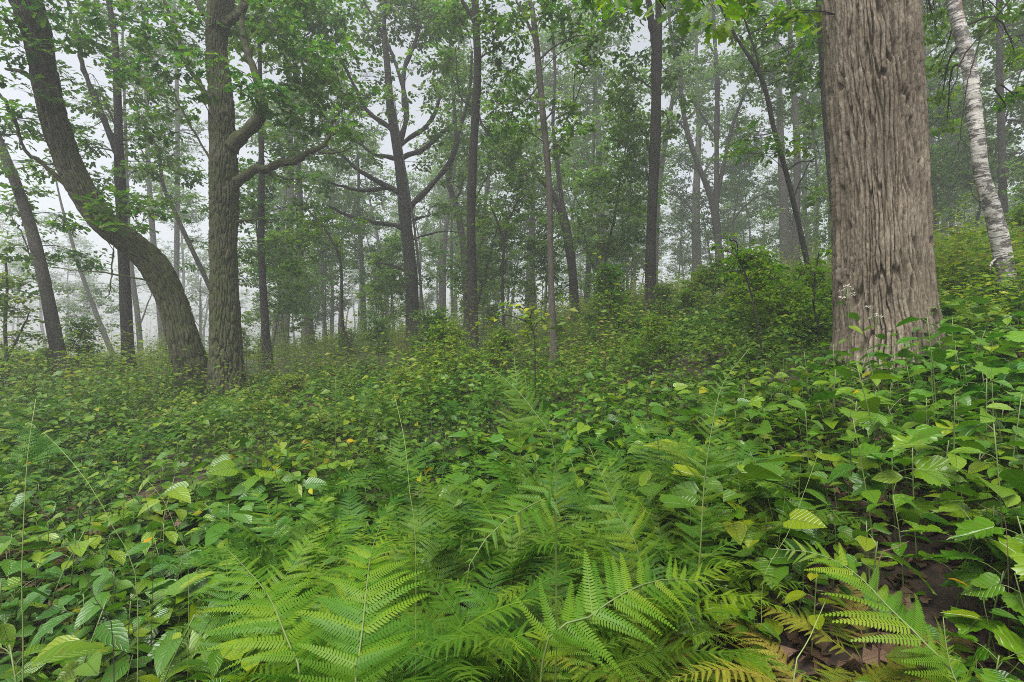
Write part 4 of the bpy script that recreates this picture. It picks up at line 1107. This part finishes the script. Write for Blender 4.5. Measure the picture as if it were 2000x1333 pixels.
for key, low in (('fern', False), ('fern_dark', False), ('fern_yellow', False), ('fern_brown', False), ('fern_low', True)):
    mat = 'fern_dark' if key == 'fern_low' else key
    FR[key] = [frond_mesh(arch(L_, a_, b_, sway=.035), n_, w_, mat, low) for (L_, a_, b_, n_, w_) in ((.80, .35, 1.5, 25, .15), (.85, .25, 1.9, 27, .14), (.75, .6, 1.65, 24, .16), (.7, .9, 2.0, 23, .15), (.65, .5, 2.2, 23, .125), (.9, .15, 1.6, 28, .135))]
def fern(px, d, s, kind, nf, label, group=None, flat=0.0, face=None):
    p = ground_at(px, d)
    r = thing("fern", label, "fern", p, group)
    for k in range(nf):
        o = link("frond", FR[kind][RNG.integers(0, 6)], r)
        az = (face if face is not None else 0) + k * 2 * math.pi / nf * (1 if face is None else .45) + U(-.3, .3)
        o.rotation_euler = (U(-.2, .2), flat + U(-.18, .12), az)
        q = s * U(.9, 1.25); o.scale = (q, q, q)
    return r
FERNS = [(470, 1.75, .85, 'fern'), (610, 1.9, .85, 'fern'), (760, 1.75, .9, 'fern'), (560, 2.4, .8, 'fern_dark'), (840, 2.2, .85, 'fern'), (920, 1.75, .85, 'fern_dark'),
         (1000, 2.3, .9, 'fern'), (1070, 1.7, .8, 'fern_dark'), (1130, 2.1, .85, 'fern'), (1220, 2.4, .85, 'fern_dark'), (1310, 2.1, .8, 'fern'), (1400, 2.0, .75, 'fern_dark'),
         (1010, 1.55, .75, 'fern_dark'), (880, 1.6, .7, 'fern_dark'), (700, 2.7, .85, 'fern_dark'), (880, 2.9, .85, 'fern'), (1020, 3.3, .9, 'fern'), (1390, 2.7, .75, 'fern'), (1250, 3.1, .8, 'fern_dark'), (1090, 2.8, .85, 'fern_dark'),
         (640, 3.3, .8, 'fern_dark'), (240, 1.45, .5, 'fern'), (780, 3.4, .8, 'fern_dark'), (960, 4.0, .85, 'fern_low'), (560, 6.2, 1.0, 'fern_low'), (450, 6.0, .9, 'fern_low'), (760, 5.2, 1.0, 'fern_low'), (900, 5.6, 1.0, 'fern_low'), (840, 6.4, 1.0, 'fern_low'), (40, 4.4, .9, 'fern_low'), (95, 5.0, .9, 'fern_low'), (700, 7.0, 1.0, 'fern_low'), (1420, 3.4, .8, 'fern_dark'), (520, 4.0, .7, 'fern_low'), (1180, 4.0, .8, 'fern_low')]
for k in range(24):
    d_ = math.sqrt(U(1.3 ** 2, 3.0 ** 2)); px_ = U(430, 1420)
    if d_ < 1.55 and 1290 < px_: continue
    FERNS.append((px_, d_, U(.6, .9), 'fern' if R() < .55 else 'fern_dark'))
def fern_words(px, d):
    a = "far left" if px < 300 else "left" if px < 700 else "centre" if px < 1100 else "right of centre"
    b = "in the foreground" if d < 2.05 else "a little way back" if d < 3.0 else "behind the nearest ferns" if d < 4.5 else "on the mid slope towards the trees"
    return a, b
for (px, d, s, kd) in FERNS:
    a, b = fern_words(px, d)
    c = "fresh green" if kd == 'fern' else "dark green"
    fern(px, d, s, kd, 8 if d < 4 else 6, f"{c} arching fern {a}, {b}", f"{c} ferns {a} {b}")
for (px, d, s, kd, lb) in [(1480, 1.5, .62, 'fern_yellow', "yellowing fern lying low at the bottom edge right of centre"), (1600, 1.45, .62, 'fern_yellow', "yellow brown withering fern at the bottom edge under the right hand green frond"),
                       (1400, 1.6, .6, 'fern_yellow', "yellowing fern below the large green frond pointing right"), (1690, 1.6, .55, 'fern_yellow', "withering fern nearest the bare leaf litter at the bottom right"), (1300, 1.5, .55, 'fern_yellow', "yellow green fern fading behind the frond pointing right"),
                       (1380, 1.38, .5, 'fern_yellow', "yellow green fern sprawling at the bottom edge left of the withering ones"), (1545, 1.3, .5, 'fern_yellow', "pale yellow fern hugging the soil at the bottom edge"), (1655, 1.36, .5, 'fern_yellow', "sparse yellow fern beside the long arching frond's foot"), (1340, 1.65, .5, 'fern_yellow', "half faded fern behind the tip of the frond pointing right"),
                       (1190, 1.75, .55, 'fern_brown', "rusty brown dead fern amid the green ferns of the foreground"), (110, 3.2, .7, 'fern_brown', "dead brown fern collapsed among the herbs at the far left"), (1120, 1.45, .42, 'fern_brown', "reddish brown dead fern at the bottom edge of the photo's middle")]:
    fern(px, d, s, kd, 8, lb, None, flat=.45)

# hero fronds: every pinna a piece of its own
pin_meshes = {}
def pin_mesh(mat, v):
    if (mat, v) not in pin_meshes:
        a = Acc(); T = pinna_template(19 + v, .108 + .01 * v)
        stamp(a, *T, np.zeros((1, 3)), np.eye(3)[None], np.ones(1), np.array([.1 * v]))
        pin_meshes[(mat, v)] = a.mesh("pinna", M[mat])
    return pin_meshes[(mat, v)]
def hero_frond(label, pts, Lmax, npairs, mat, stipe=.12, up=None, base=.7):
    P = np.array([at(*q) for q in pts])
    foot = np.array([P[0][0] * .96, P[0][1] + .06, float(G(P[0][0], P[0][1]))])
    full = np.vstack([foot - [0, 0, .03], P])
    st = np.linalg.norm(P[0] - foot) / (np.linalg.norm(np.diff(full, axis=0), axis=1).sum())
    S, O, Rm, L = frond_layout(full, npairs, Lmax, st + (1 - st) * stipe * .3, up, base=base)
    r = thing("fern", label, "fern", foot)
    a = Acc(); q = catmull(S, 24); tube(a, q, np.linspace(.0040, .0010, 24), 6)
    f = link("frond", a.mesh("frond", M['stem'], foot), r)
    for i in range(len(O)):
        o = link("pinna", pin_mesh(mat, i % 3), f)
        m4 = Matrix(Rm[i].tolist()).to_4x4()
        m4 = Matrix.Translation(Vector(O[i] - foot)) @ m4 @ Matrix.Scale(L[i], 4)
        o.matrix_basis = m4
    return r
hero_frond("large green fern frond rising from the bottom edge, leaning left, nearest the lower left leaves", [(590, 1360, 1.05), (560, 1250, 1.12), (525, 1165, 1.22), (480, 1110, 1.34), (440, 1070, 1.46)], .155, 24, 'fern')
hero_frond("large upright green fern frond at the bottom edge left of the photo's middle", [(695, 1380, 1.0), (705, 1260, 1.06), (716, 1150, 1.16), (725, 1080, 1.28), (745, 1020, 1.42)], .165, 25, 'fern')
hero_frond("broad bright frond at the bottom pointing right above the yellowing ferns", [(1060, 1290, 1.12), (1147, 1208, 1.14), (1219, 1159, 1.18), (1280, 1135, 1.22), (1345, 1133, 1.26), (1430, 1153, 1.28)], .15, 20, 'fern', up=(.1, -.55, .8))
hero_frond("pale frond tip nodding over to the left in the middle of the foreground ferns", [(1085, 1020, 1.16), (1045, 990, 1.12), (1000, 1008, 1.06), (955, 1046, 1.02), (920, 1095, 1.0), (907, 1165, .98)], .075, 18, 'fern', up=(0, -.6, .8))
hero_frond("long green frond arching left from the bottom right corner", [(1870, 1350, 1.2), (1798, 1248, 1.25), (1740, 1191, 1.32), (1668, 1118, 1.42), (1595, 1082, 1.5), (1500, 1071, 1.55)], .17, 20, 'fern', up=(.25, -.7, .6))
hero_frond("tall fern stalk standing upright right of centre with its tip bent right", [(1365, 1110, 1.7), (1375, 950, 1.72), (1390, 840, 1.74), (1412, 750, 1.78), (1465, 680, 1.8)], .095, 28, 'fern_dark', up=(-.3, -.9, .3))
hero_frond("tall upright fern plume in the centre reaching the mid slope", [(1016, 900, 2.3), (1013, 830, 2.3), (1010, 760, 2.33), (1004, 695, 2.4)], .115, 22, 'fern', up=(0, -.8, .5))
hero_frond("small fern frond standing up at the bottom right corner beside the long arching frond", [(1870, 1370, 1.18), (1858, 1310, 1.2), (1848, 1260, 1.22), (1842, 1205, 1.24)], .045, 16, 'fern', up=(0, -.8, .5))
hero_frond("frond leaning left above the dark ferns in the centre", [(1085, 900, 2.2), (1040, 800, 2.25), (985, 740, 2.35), (930, 700, 2.45)], .12, 20, 'fern_dark', up=(.2, -.6, .7))
hero_frond("narrow frond with combed pinnae below the herbs in the right centre", [(1250, 1100, 1.75), (1205, 1000, 1.8), (1175, 930, 1.85), (1150, 870, 1.9)], .12, 18, 'fern', up=(0, -.7, .7))

# ------------------------------------------------------------------ broad-leaved plants, leaf by leaf
LEAFM = {}
def leaf_mesh(kind, mat, v):
    if (kind, mat, v) not in LEAFM:
        T = {'oval': OV_LONG, 'heart': HEART, 'lobed': LOBED, 'round': ROUND, 'ovate': OV_MID}[kind]
        V = T[0].copy()
        V[:, 2] += (.10 * v - .08) * V[:, 0] ** 2 + .05 * np.sin(V[:, 0] * 7 + 2 * v) * V[:, 1]
        V[:, 1] += .05 * (v - 1) * np.sin(V[:, 0] * 3)
        a = Acc(); a.add(V, T[1], np.column_stack([T[2], np.full(len(V), .13 * v)]))
        LEAFM[(kind, mat, v)] = a.mesh("leaf", M[mat])
    return LEAFM[(kind, mat, v)]
STEMS = {}
def stem_proto(nm, h, n, leaf_s, petiole):
    """a stem mesh with petioles and the leaf frames it carries"""
    a = Acc()
    lean = RNG.normal(0, .08, 2)
    S = catmull(np.array([[0, 0, -.03], [lean[0] * .3 * h, lean[1] * .3 * h, h * .5], [lean[0] * h, lean[1] * h, h]]), 7)
    tube(a, S, np.linspace(.0035, .0018, 7), 5)
    fr = []
    for k in range(n):
        f = .38 + .62 * (k + .5) / n
        p = np.array([np.interp(f * h, S[:, 2], S[:, j]) for j in range(3)])
        az = k * 2.4 + U(-.35, .35)
        out = np.array([math.cos(az), math.sin(az), U(.25, .7)])
        pe = petiole * U(.7, 1.2)
        q = p + unit(out) * pe
        tube(a, catmull(np.array([p, (p + q) / 2 + [0, 0, .1 * pe], q]), 4), np.linspace(.0018, .0012, 4), 4)
        X = np.array([math.cos(az), math.sin(az), U(-.35, .15)])
        Rm = frames(X[None], leaf_normals(1, .28))[0]
        fr.append((q, Rm, leaf_s * U(.72, 1.12) * (1.0 if f < .9 else .8)))
    return a.mesh("stem", M['stem']), fr
SPEC = {  # name: (leaf kind, material, height, leaves, leaf size, petiole)
    'oval_leaf_herb': ('oval', 'broad', .36, 6, .15, .03), 'heart_leaf_herb': ('heart', 'broad', .30, 6, .115, .06), 'lobed_leaf_plant': ('lobed', 'lobed', .34, 6, .145, .09),
    'round_leaf_herb': ('round', 'herb', .26, 7, .085, .03), 'pointed_leaf_herb': ('ovate', 'herb', .42, 8, .10, .02), 'tall_leaf_herb': ('ovate', 'lobed', .50, 8, .12, .03)}
PROTO = {k: [stem_proto(k, v[2] * u, v[3], v[4], v[5]) for u in (.8, 1.0, 1.2)] for k, v in SPEC.items()}
def broad_plant(sp_, p, s, rz, label, group, mat=None):
    kind, m0, *_ = SPEC[sp_]
    r = thing(sp_, label, "herb", p, group)
    r.rotation_euler = (U(-.12, .12), U(-.12, .12), rz); r.scale = (s, s, s)
    me, fr = PROTO[sp_][RNG.integers(0, 3)]
    link("stem", me, r)
    for (q, Rm, ls) in fr:
        o = link("leaf", leaf_mesh(kind, mat or m0, int(RNG.integers(0, 3))), r)
        o.matrix_basis = Matrix.Translation(Vector(q)) @ Matrix(Rm.tolist()).to_4x4() @ Matrix.Scale(ls * U(.85, 1.15), 4)
    return r
WORD = {'oval_leaf_herb': "herb with long drooping oval leaves", 'heart_leaf_herb': "herb with broad heart shaped leaves", 'lobed_leaf_plant': "plant with large lobed leaves",
        'round_leaf_herb': "low herb with small rounded leaves", 'pointed_leaf_herb': "herb with pointed oval leaves", 'tall_leaf_herb': "tall herb with pointed bright leaves"}
def zone(px, py):
    row = "at the bottom" if py > 1120 else "below the middle" if py > 900 else "on the slope"
    colw = "far left" if px < 320 else "left" if px < 700 else "middle" if px < 1250 else "right" if px < 1650 else "far right"
    return f"{row}, {colw}"
plants = []
def scatter(n, pxr, dr, kinds, sr=(.8, 1.2), dmin=.12):
    c = t = 0
    while c < n and t < n * 60:
        t += 1
        d = math.sqrt(U(dr[0] ** 2, dr[1] ** 2)); px = U(*pxr)
        p = ground_at(px, d)
        if any((p[0] - q[0]) ** 2 + (p[1] - q[1]) ** 2 < dmin * dmin for q in plants): continue
        if 1580 < px < 1740 and 1.75 < d < 2.4 and R() < .8: continue
        if 1300 < px < 1900 and d < 1.68: continue
        plants.append(p); c += 1
        k = kinds[RNG.integers(0, len(kinds))]
        pp = project(p + np.array([0, 0, .25]))
        zn = zone(*pp)
        broad_plant(k, p, U(*sr), U(0, 6.28), f"{WORD[k]} {zn}", f"{k.replace('_', ' ')} plants {zn}")
scatter(26, (-80, 420), (1.15, 1.75), ['oval_leaf_herb', 'oval_leaf_herb', 'heart_leaf_herb'], (.95, 1.35), .15)
scatter(40, (-60, 470), (1.6, 2.9), ['oval_leaf_herb', 'oval_leaf_herb', 'heart_leaf_herb', 'pointed_leaf_herb'])
scatter(34, (-40, 800), (2.9, 4.8), ['oval_leaf_herb', 'heart_leaf_herb', 'pointed_leaf_herb'], (.75, 1.05), .2)
scatter(30, (900, 1500), (2.6, 4.8), ['heart_leaf_herb', 'lobed_leaf_plant', 'oval_leaf_herb'], (.8, 1.15), .18)
scatter(38, (1680, 2080), (1.25, 2.6), ['lobed_leaf_plant', 'heart_leaf_herb', 'tall_leaf_herb', 'lobed_leaf_plant'], (.8, 1.15))
scatter(30, (1430, 2060), (2.4, 4.0), ['lobed_leaf_plant', 'heart_leaf_herb', 'pointed_leaf_herb', 'tall_leaf_herb'], (.75, 1.1), .18)
scatter(16, (1380, 1700), (1.5, 2.3), ['round_leaf_herb', 'lobed_leaf_plant', 'round_leaf_herb'], (.7, 1.0))
scatter(14, (1550, 1800), (1.8, 2.5), ['round_leaf_herb'], (.45, .7), .1)
scatter(14, (500, 950), (2.2, 3.4), ['heart_leaf_herb', 'oval_leaf_herb'], (.8, 1.0), .2)
scatter(12, (1600, 1900), (3.0, 3.75), ['pointed_leaf_herb', 'tall_leaf_herb'], (.8, 1.15), .15)
scatter(12, (1650, 2050), (2.2, 3.2), ['tall_leaf_herb', 'lobed_leaf_plant'], (1.1, 1.4), .18)
# yellow single leaves caught among the herbs
for (px, py, d, s) in [(845, 915, 2.3, .10), (820, 930, 2.3, .11), (270, 870, 3.1, .10), (285, 900, 3.0, .09), (395, 1000, 2.2, .07), (1660, 938, 2.2, .06), (1990, 905, 1.6, .09), (690, 860, 3.4, .10), (300, 1050, 1.9, .09), (1680, 765, 3.4, .10), (1590, 1000, 2.1, .07), (60, 905, 2.8, .09), (605, 955, 2.6, .07), (430, 1045, 2.0, .08), (740, 780, 4.4, .10), (1850, 1130, 1.6, .07), (160, 915, 2.9, .07)]:
    a = Acc(); V, Fs, TA = OV_MID
    n_ = leaf_normals(1, .5); X_ = leaf_dirs(1)
    stamp(a, V, Fs, TA, np.zeros((1, 3)), frames(X_, n_), np.array([s * .72]), R(1))
    p = hit(px, py, .30 if py < 1200 else .4)
    zn = zone(px, py)
    tag(link("yellow_leaf", a.mesh("yellow_leaf", M['yellow']), None, p), f"single yellow leaf caught on the herbs {zn}", "leaf", f"yellow leaves {zn}")
lacc_ = Acc()
n_ = 5200
d_ = np.sqrt(U(1.0, 4.2 ** 2, n_)); px_ = U(-150, 2150, n_)
x_ = (px_ - 1000) / F * d_
O_ = np.stack([x_, d_, G(x_, d_) + U(.004, .03, n_)], -1)
V_ = OAK_LOW[0].copy(); V_[:, 2] += .35 * V_[:, 1] ** 2 + .12 * np.sin(V_[:, 0] * 5)
stamp(lacc_, V_, OAK_LOW[1], OAK_LOW[2], O_, frames(leaf_dirs(n_, 0, .25), leaf_normals(n_, .45)), U(.05, .12, n_), R(n_))
tag(link("leaf_litter", lacc_.mesh("leaf_litter", M['dead'])), "brown leaf litter lying on the soil under the herbs", "leaf litter", kind='stuff')
# fallen leaves on the bare litter
for k in range(150):
    d = U(1.25, 2.7); px = U(1380, 2050) if k < 110 else U(0, 1300)
    p = ground_at(px, d) + [0, 0, .015 + .02 * R()]
    a = Acc(); V, Fs, TA = (OAK if k % 2 else OV_MID)
    V = V.copy(); V[:, 2] += .25 * np.sin(V[:, 0] * 5 + k) * .3 + .4 * V[:, 1] ** 2 * (1 if k % 3 else -1)
    stamp(a, V, Fs, TA, np.zeros((1, 3)), frames(leaf_dirs(1, 0, .15), leaf_normals(1, .35)), np.array([U(.06, .12)]), R(1))
    zn = zone(*project(p))
    tag(link("fallen_leaf", a.mesh("fallen_leaf", M['dead']), None, p), f"brown curled fallen leaf lying on the soil {zn}", "leaf", f"fallen leaves {zn}")
# long stalks
def stalk(label, pts, w, mat, name="stalk", cat="stalk", group=None):
    P = np.array([at(*q) for q in pts])
    g = float(G(P[0][0], P[0][1]))
    if P[0][2] > g: P = np.vstack([[P[0][0], P[0][1], g - .02], P])
    S = catmull(P, 18)
    a = Acc(); tube(a, S, np.linspace(w * .62, w * .2, 18), 6)
    o = link(name, a.mesh(name, M[mat], S[0]), None, S[0])
    return tag(o, label, cat, group)
stalk("long pale green grass stalk rising near the left edge of the foreground", [(45, 1290, 1.3), (42, 1150, 1.3), (47, 1000, 1.32), (55, 880, 1.36), (70, 780, 1.4)], .0035, 'pale_stem', "grass_stalk", "grass")
stalk("long pale grass stalk leaning left over the lower left leaves", [(268, 1160, 1.5), (225, 1040, 1.5), (180, 955, 1.5), (130, 890, 1.52), (85, 845, 1.55)], .003, 'pale_stem', "grass_stalk", "grass")
stalk("short pale grass stalk left of the foreground ferns", [(368, 1120, 1.7), (345, 1040, 1.7), (318, 975, 1.72), (280, 930, 1.75)], .002, 'pale_stem', "grass_stalk", "grass")
stalk("dark bare stalk slanting across the lower left corner", [(222, 1275, 1.2), (190, 1180, 1.2), (150, 1090, 1.22), (100, 1020, 1.25), (60, 960, 1.3)], .0028, 'dark_stem', "dry_stalk")
stalk("dark thin stalk in the herbs left of the ferns", [(298, 1060, 2.0), (280, 960, 2.0), (268, 880, 2.0), (262, 800, 2.05), (258, 740, 2.1)], .002, 'dark_stem', "dry_stalk")
stalk("dark crooked twig standing before the slender tree right of the twin oak", [(595, 815, 5.0), (562, 760, 5.0), (530, 710, 5.0), (512, 668, 5.1)], .006, 'dark_stem', "dry_stalk")
stalk("thin straight upright stick just right of the twin oak's foot", [(482, 765, 8.2), (481, 690, 8.2), (480, 603, 8.2)], .011, 'dark_stem', "upright_stick", "stick")
stalk("pale fern stalk with no leaves slanting at the bottom right", [(1550, 1333, 1.15), (1580, 1250, 1.2), (1612, 1175, 1.28)], .004, 'pale_stem', "bare_stalk")
stalk("green grass stalk leaning right over the herbs right of centre", [(1490, 1140, 1.7), (1540, 1040, 1.7), (1575, 950, 1.72), (1600, 880, 1.78)], .0022, 'pale_stem', "grass_stalk", "grass")
stalk("reddish brown bent twig among the leaves at the lower right", [(1715, 1110, 1.5), (1740, 1075, 1.5), (1775, 1058, 1.52)], .005, 'brown_stem', "bent_twig", "twig")
stalk("brown twig slanting beneath the lobed leaves at the far right", [(1965, 1030, 1.5), (1935, 1000, 1.5), (1908, 982, 1.55)], .003, 'brown_stem', "bent_twig", "twig")
stalk("dark thin stem before the slope right of centre below the huge oak", [(1665, 960, 2.2), (1660, 840, 2.2), (1667, 750, 2.25)], .003, 'dark_stem', "dry_stalk")
stalk("pale stalk running up through the ferns left of centre", [(812, 1080, 1.6), (800, 960, 1.62), (790, 860, 1.68), (770, 770, 1.78)], .003, 'pale_stem', "grass_stalk", "grass")
stalk("thin dark stem left of the huge oak on the slope", [(1515, 790, 3.6), (1500, 700, 3.6), (1478, 620, 3.6), (1460, 560, 3.7)], .004, 'dark_stem', "dry_stalk")

for k in range(26):
    d_ = U(2.4, 7.5); px_ = U(60, 1560)
    p_ = ground_at(px_, d_); h_ = U(.5, 1.0)
    q_ = p_ + np.array([RNG.normal(0, .18) * h_, RNG.normal(0, .1) * h_, h_])
    S_ = catmull(np.array([p_ - [0, 0, .03], (p_ + q_) / 2 + RNG.normal(0, .04, 3), q_]), 8)
    a_ = Acc(); tube(a_, S_, np.linspace(.0026, .001, 8), 4)
    for b_ in range(3):
        i_ = 3 + b_; e_ = S_[i_] + np.array([RNG.normal(0, .12), RNG.normal(0, .08), U(.05, .14)])
        tube(a_, np.array([S_[i_], (S_[i_] + e_) / 2, e_]), [.0013, .001, .0007], 3)
    zn = zone(*project(p_ + np.array([0, 0, .4])))
    mt = 'dark_stem' if k % 3 else 'stem'
    wd = "dark dry" if k % 3 else "thin green"
    tag(link("herb_stalk", a_.mesh("herb_stalk", M[mt], p_), None, p_), f"{wd} branching stalk above the herbs {zn}", "stalk", f"{wd} stalks {zn}")
# flowering herbs at the foot of the huge oak
def flower_herb(label, px, py_top, d, heads, leafmat):
    top = at(px, py_top, d); x, y = top[0], top[1]
    base = np.array([x, y, float(G(x, y))])
    r = thing("white_flower_herb", label, "flower", base)
    a = Acc()
    tube(a, catmull(np.array([base - [0, 0, .03], (base + top) / 2 + [.01, 0, 0], top]), 8), np.linspace(.003, .0015, 8), 5)
    H = top[2] - base[2]
    tops = []
    for (ox, oz) in heads:
        e = top + np.array([ox, U(-.02, .02), oz]); tube(a, np.array([top - [0, 0, .08], (top + e) / 2, e]), [.0014, .0012, .001], 4); tops.append(e)
    link("stem", a.mesh("stem", M['stem'], base), r)
    for e in tops:
        b = Acc(); n = 34
        D = unit(RNG.normal(0, 1, (n, 3)) * [1, 1, .35] + [0, 0, .5])
        stamp(b, *DIAM, e + D * .012 * U(.2, 1.6, n)[:, None], frames(D, leaf_normals(n, .8)), U(.006, .010, n), R(n))
        link("flower_head", b.mesh("flower_head", M['white'], base), r)
    for k in range(6):
        f = .45 + .09 * k; az = k * 1.57 + .4
        X = np.array([math.cos(az), math.sin(az), -.2]); q = base + (top - base) * f
        o = link("leaf", leaf_mesh('ovate', leafmat, k % 3), r)
        o.matrix_basis = Matrix.Translation(Vector(q - base)) @ Matrix(frames(X[None], leaf_normals(1, .2))[0].tolist()).to_4x4() @ Matrix.Scale(.10 * U(.8, 1.1), 4)
flower_herb("tall herb with small white flower tufts before the huge oak's left side", 1655, 560, 3.4, [(0, 0), (.03, -.02), (-.03, -.03), (.045, -.06), (-.05, -.08)], 'herb')
flower_herb("herb with a dense white flower head before the huge oak's foot", 1712, 618, 3.5, [(0, 0), (.025, -.01), (-.025, -.015), (.01, .012), (-.06, .06)], 'herb')

# ------------------------------------------------------------------ fog
def haze_box():
    m, n, l = new_mat("fog")
    v = n.new("ShaderNodeVolumePrincipled")
    v.inputs['Color'].default_value = (.62, .63, .66, 1)
    v.inputs['Density'].default_value = HAZE_DENSITY
    v.inputs['Anisotropy'].default_value = .2
    o = n.new("ShaderNodeOutputMaterial"); l.new(v.outputs[0], o.inputs['Volume'])
    x0, x1, y0, y1, z0, z1 = -310, 310, -60, 370, -6, 27
    V = np.array([[x, y, z] for x in (x0, x1) for y in (y0, y1) for z in (z0, z1)], float)
    Fq = np.array([[0, 1, 3, 2], [4, 6, 7, 5], [0, 4, 5, 1], [2, 3, 7, 6], [0, 2, 6, 4], [1, 5, 7, 3]])
    a = Acc(); a.add(V, [Fq], np.zeros((8, 3)))
    tag(link("haze", a.mesh("haze", m)), kind='stuff')
haze_box()

# ------------------------------------------------------------------ labels that single out each of the look-alikes
ORD = ["first", "second", "third", "fourth", "fifth", "sixth", "seventh", "eighth", "ninth", "tenth", "eleventh", "twelfth", "thirteenth", "fourteenth", "fifteenth", "sixteenth", "seventeenth", "eighteenth", "nineteenth", "twentieth"]
bpy.context.view_layer.update()
same = {}
for o in scene.objects:
    if o.parent is None and 'label' in o and 'group' in o: same.setdefault(o['label'], []).append(o)
for lb, obs in same.items():
    if len(obs) < 2: continue
    obs.sort(key=lambda o: project(o.location)[0])
    for k, o in enumerate(obs):
        w = "leftmost" if k == 0 else "rightmost" if k == len(obs) - 1 else (ORD[k] + " from left" if k < 20 else "")
        if not w:
            kr = len(obs) - 1 - k
            w = ORD[kr] + " from right" if kr < 20 else ""
        if w: o['label'] = f"{lb}, {w}"
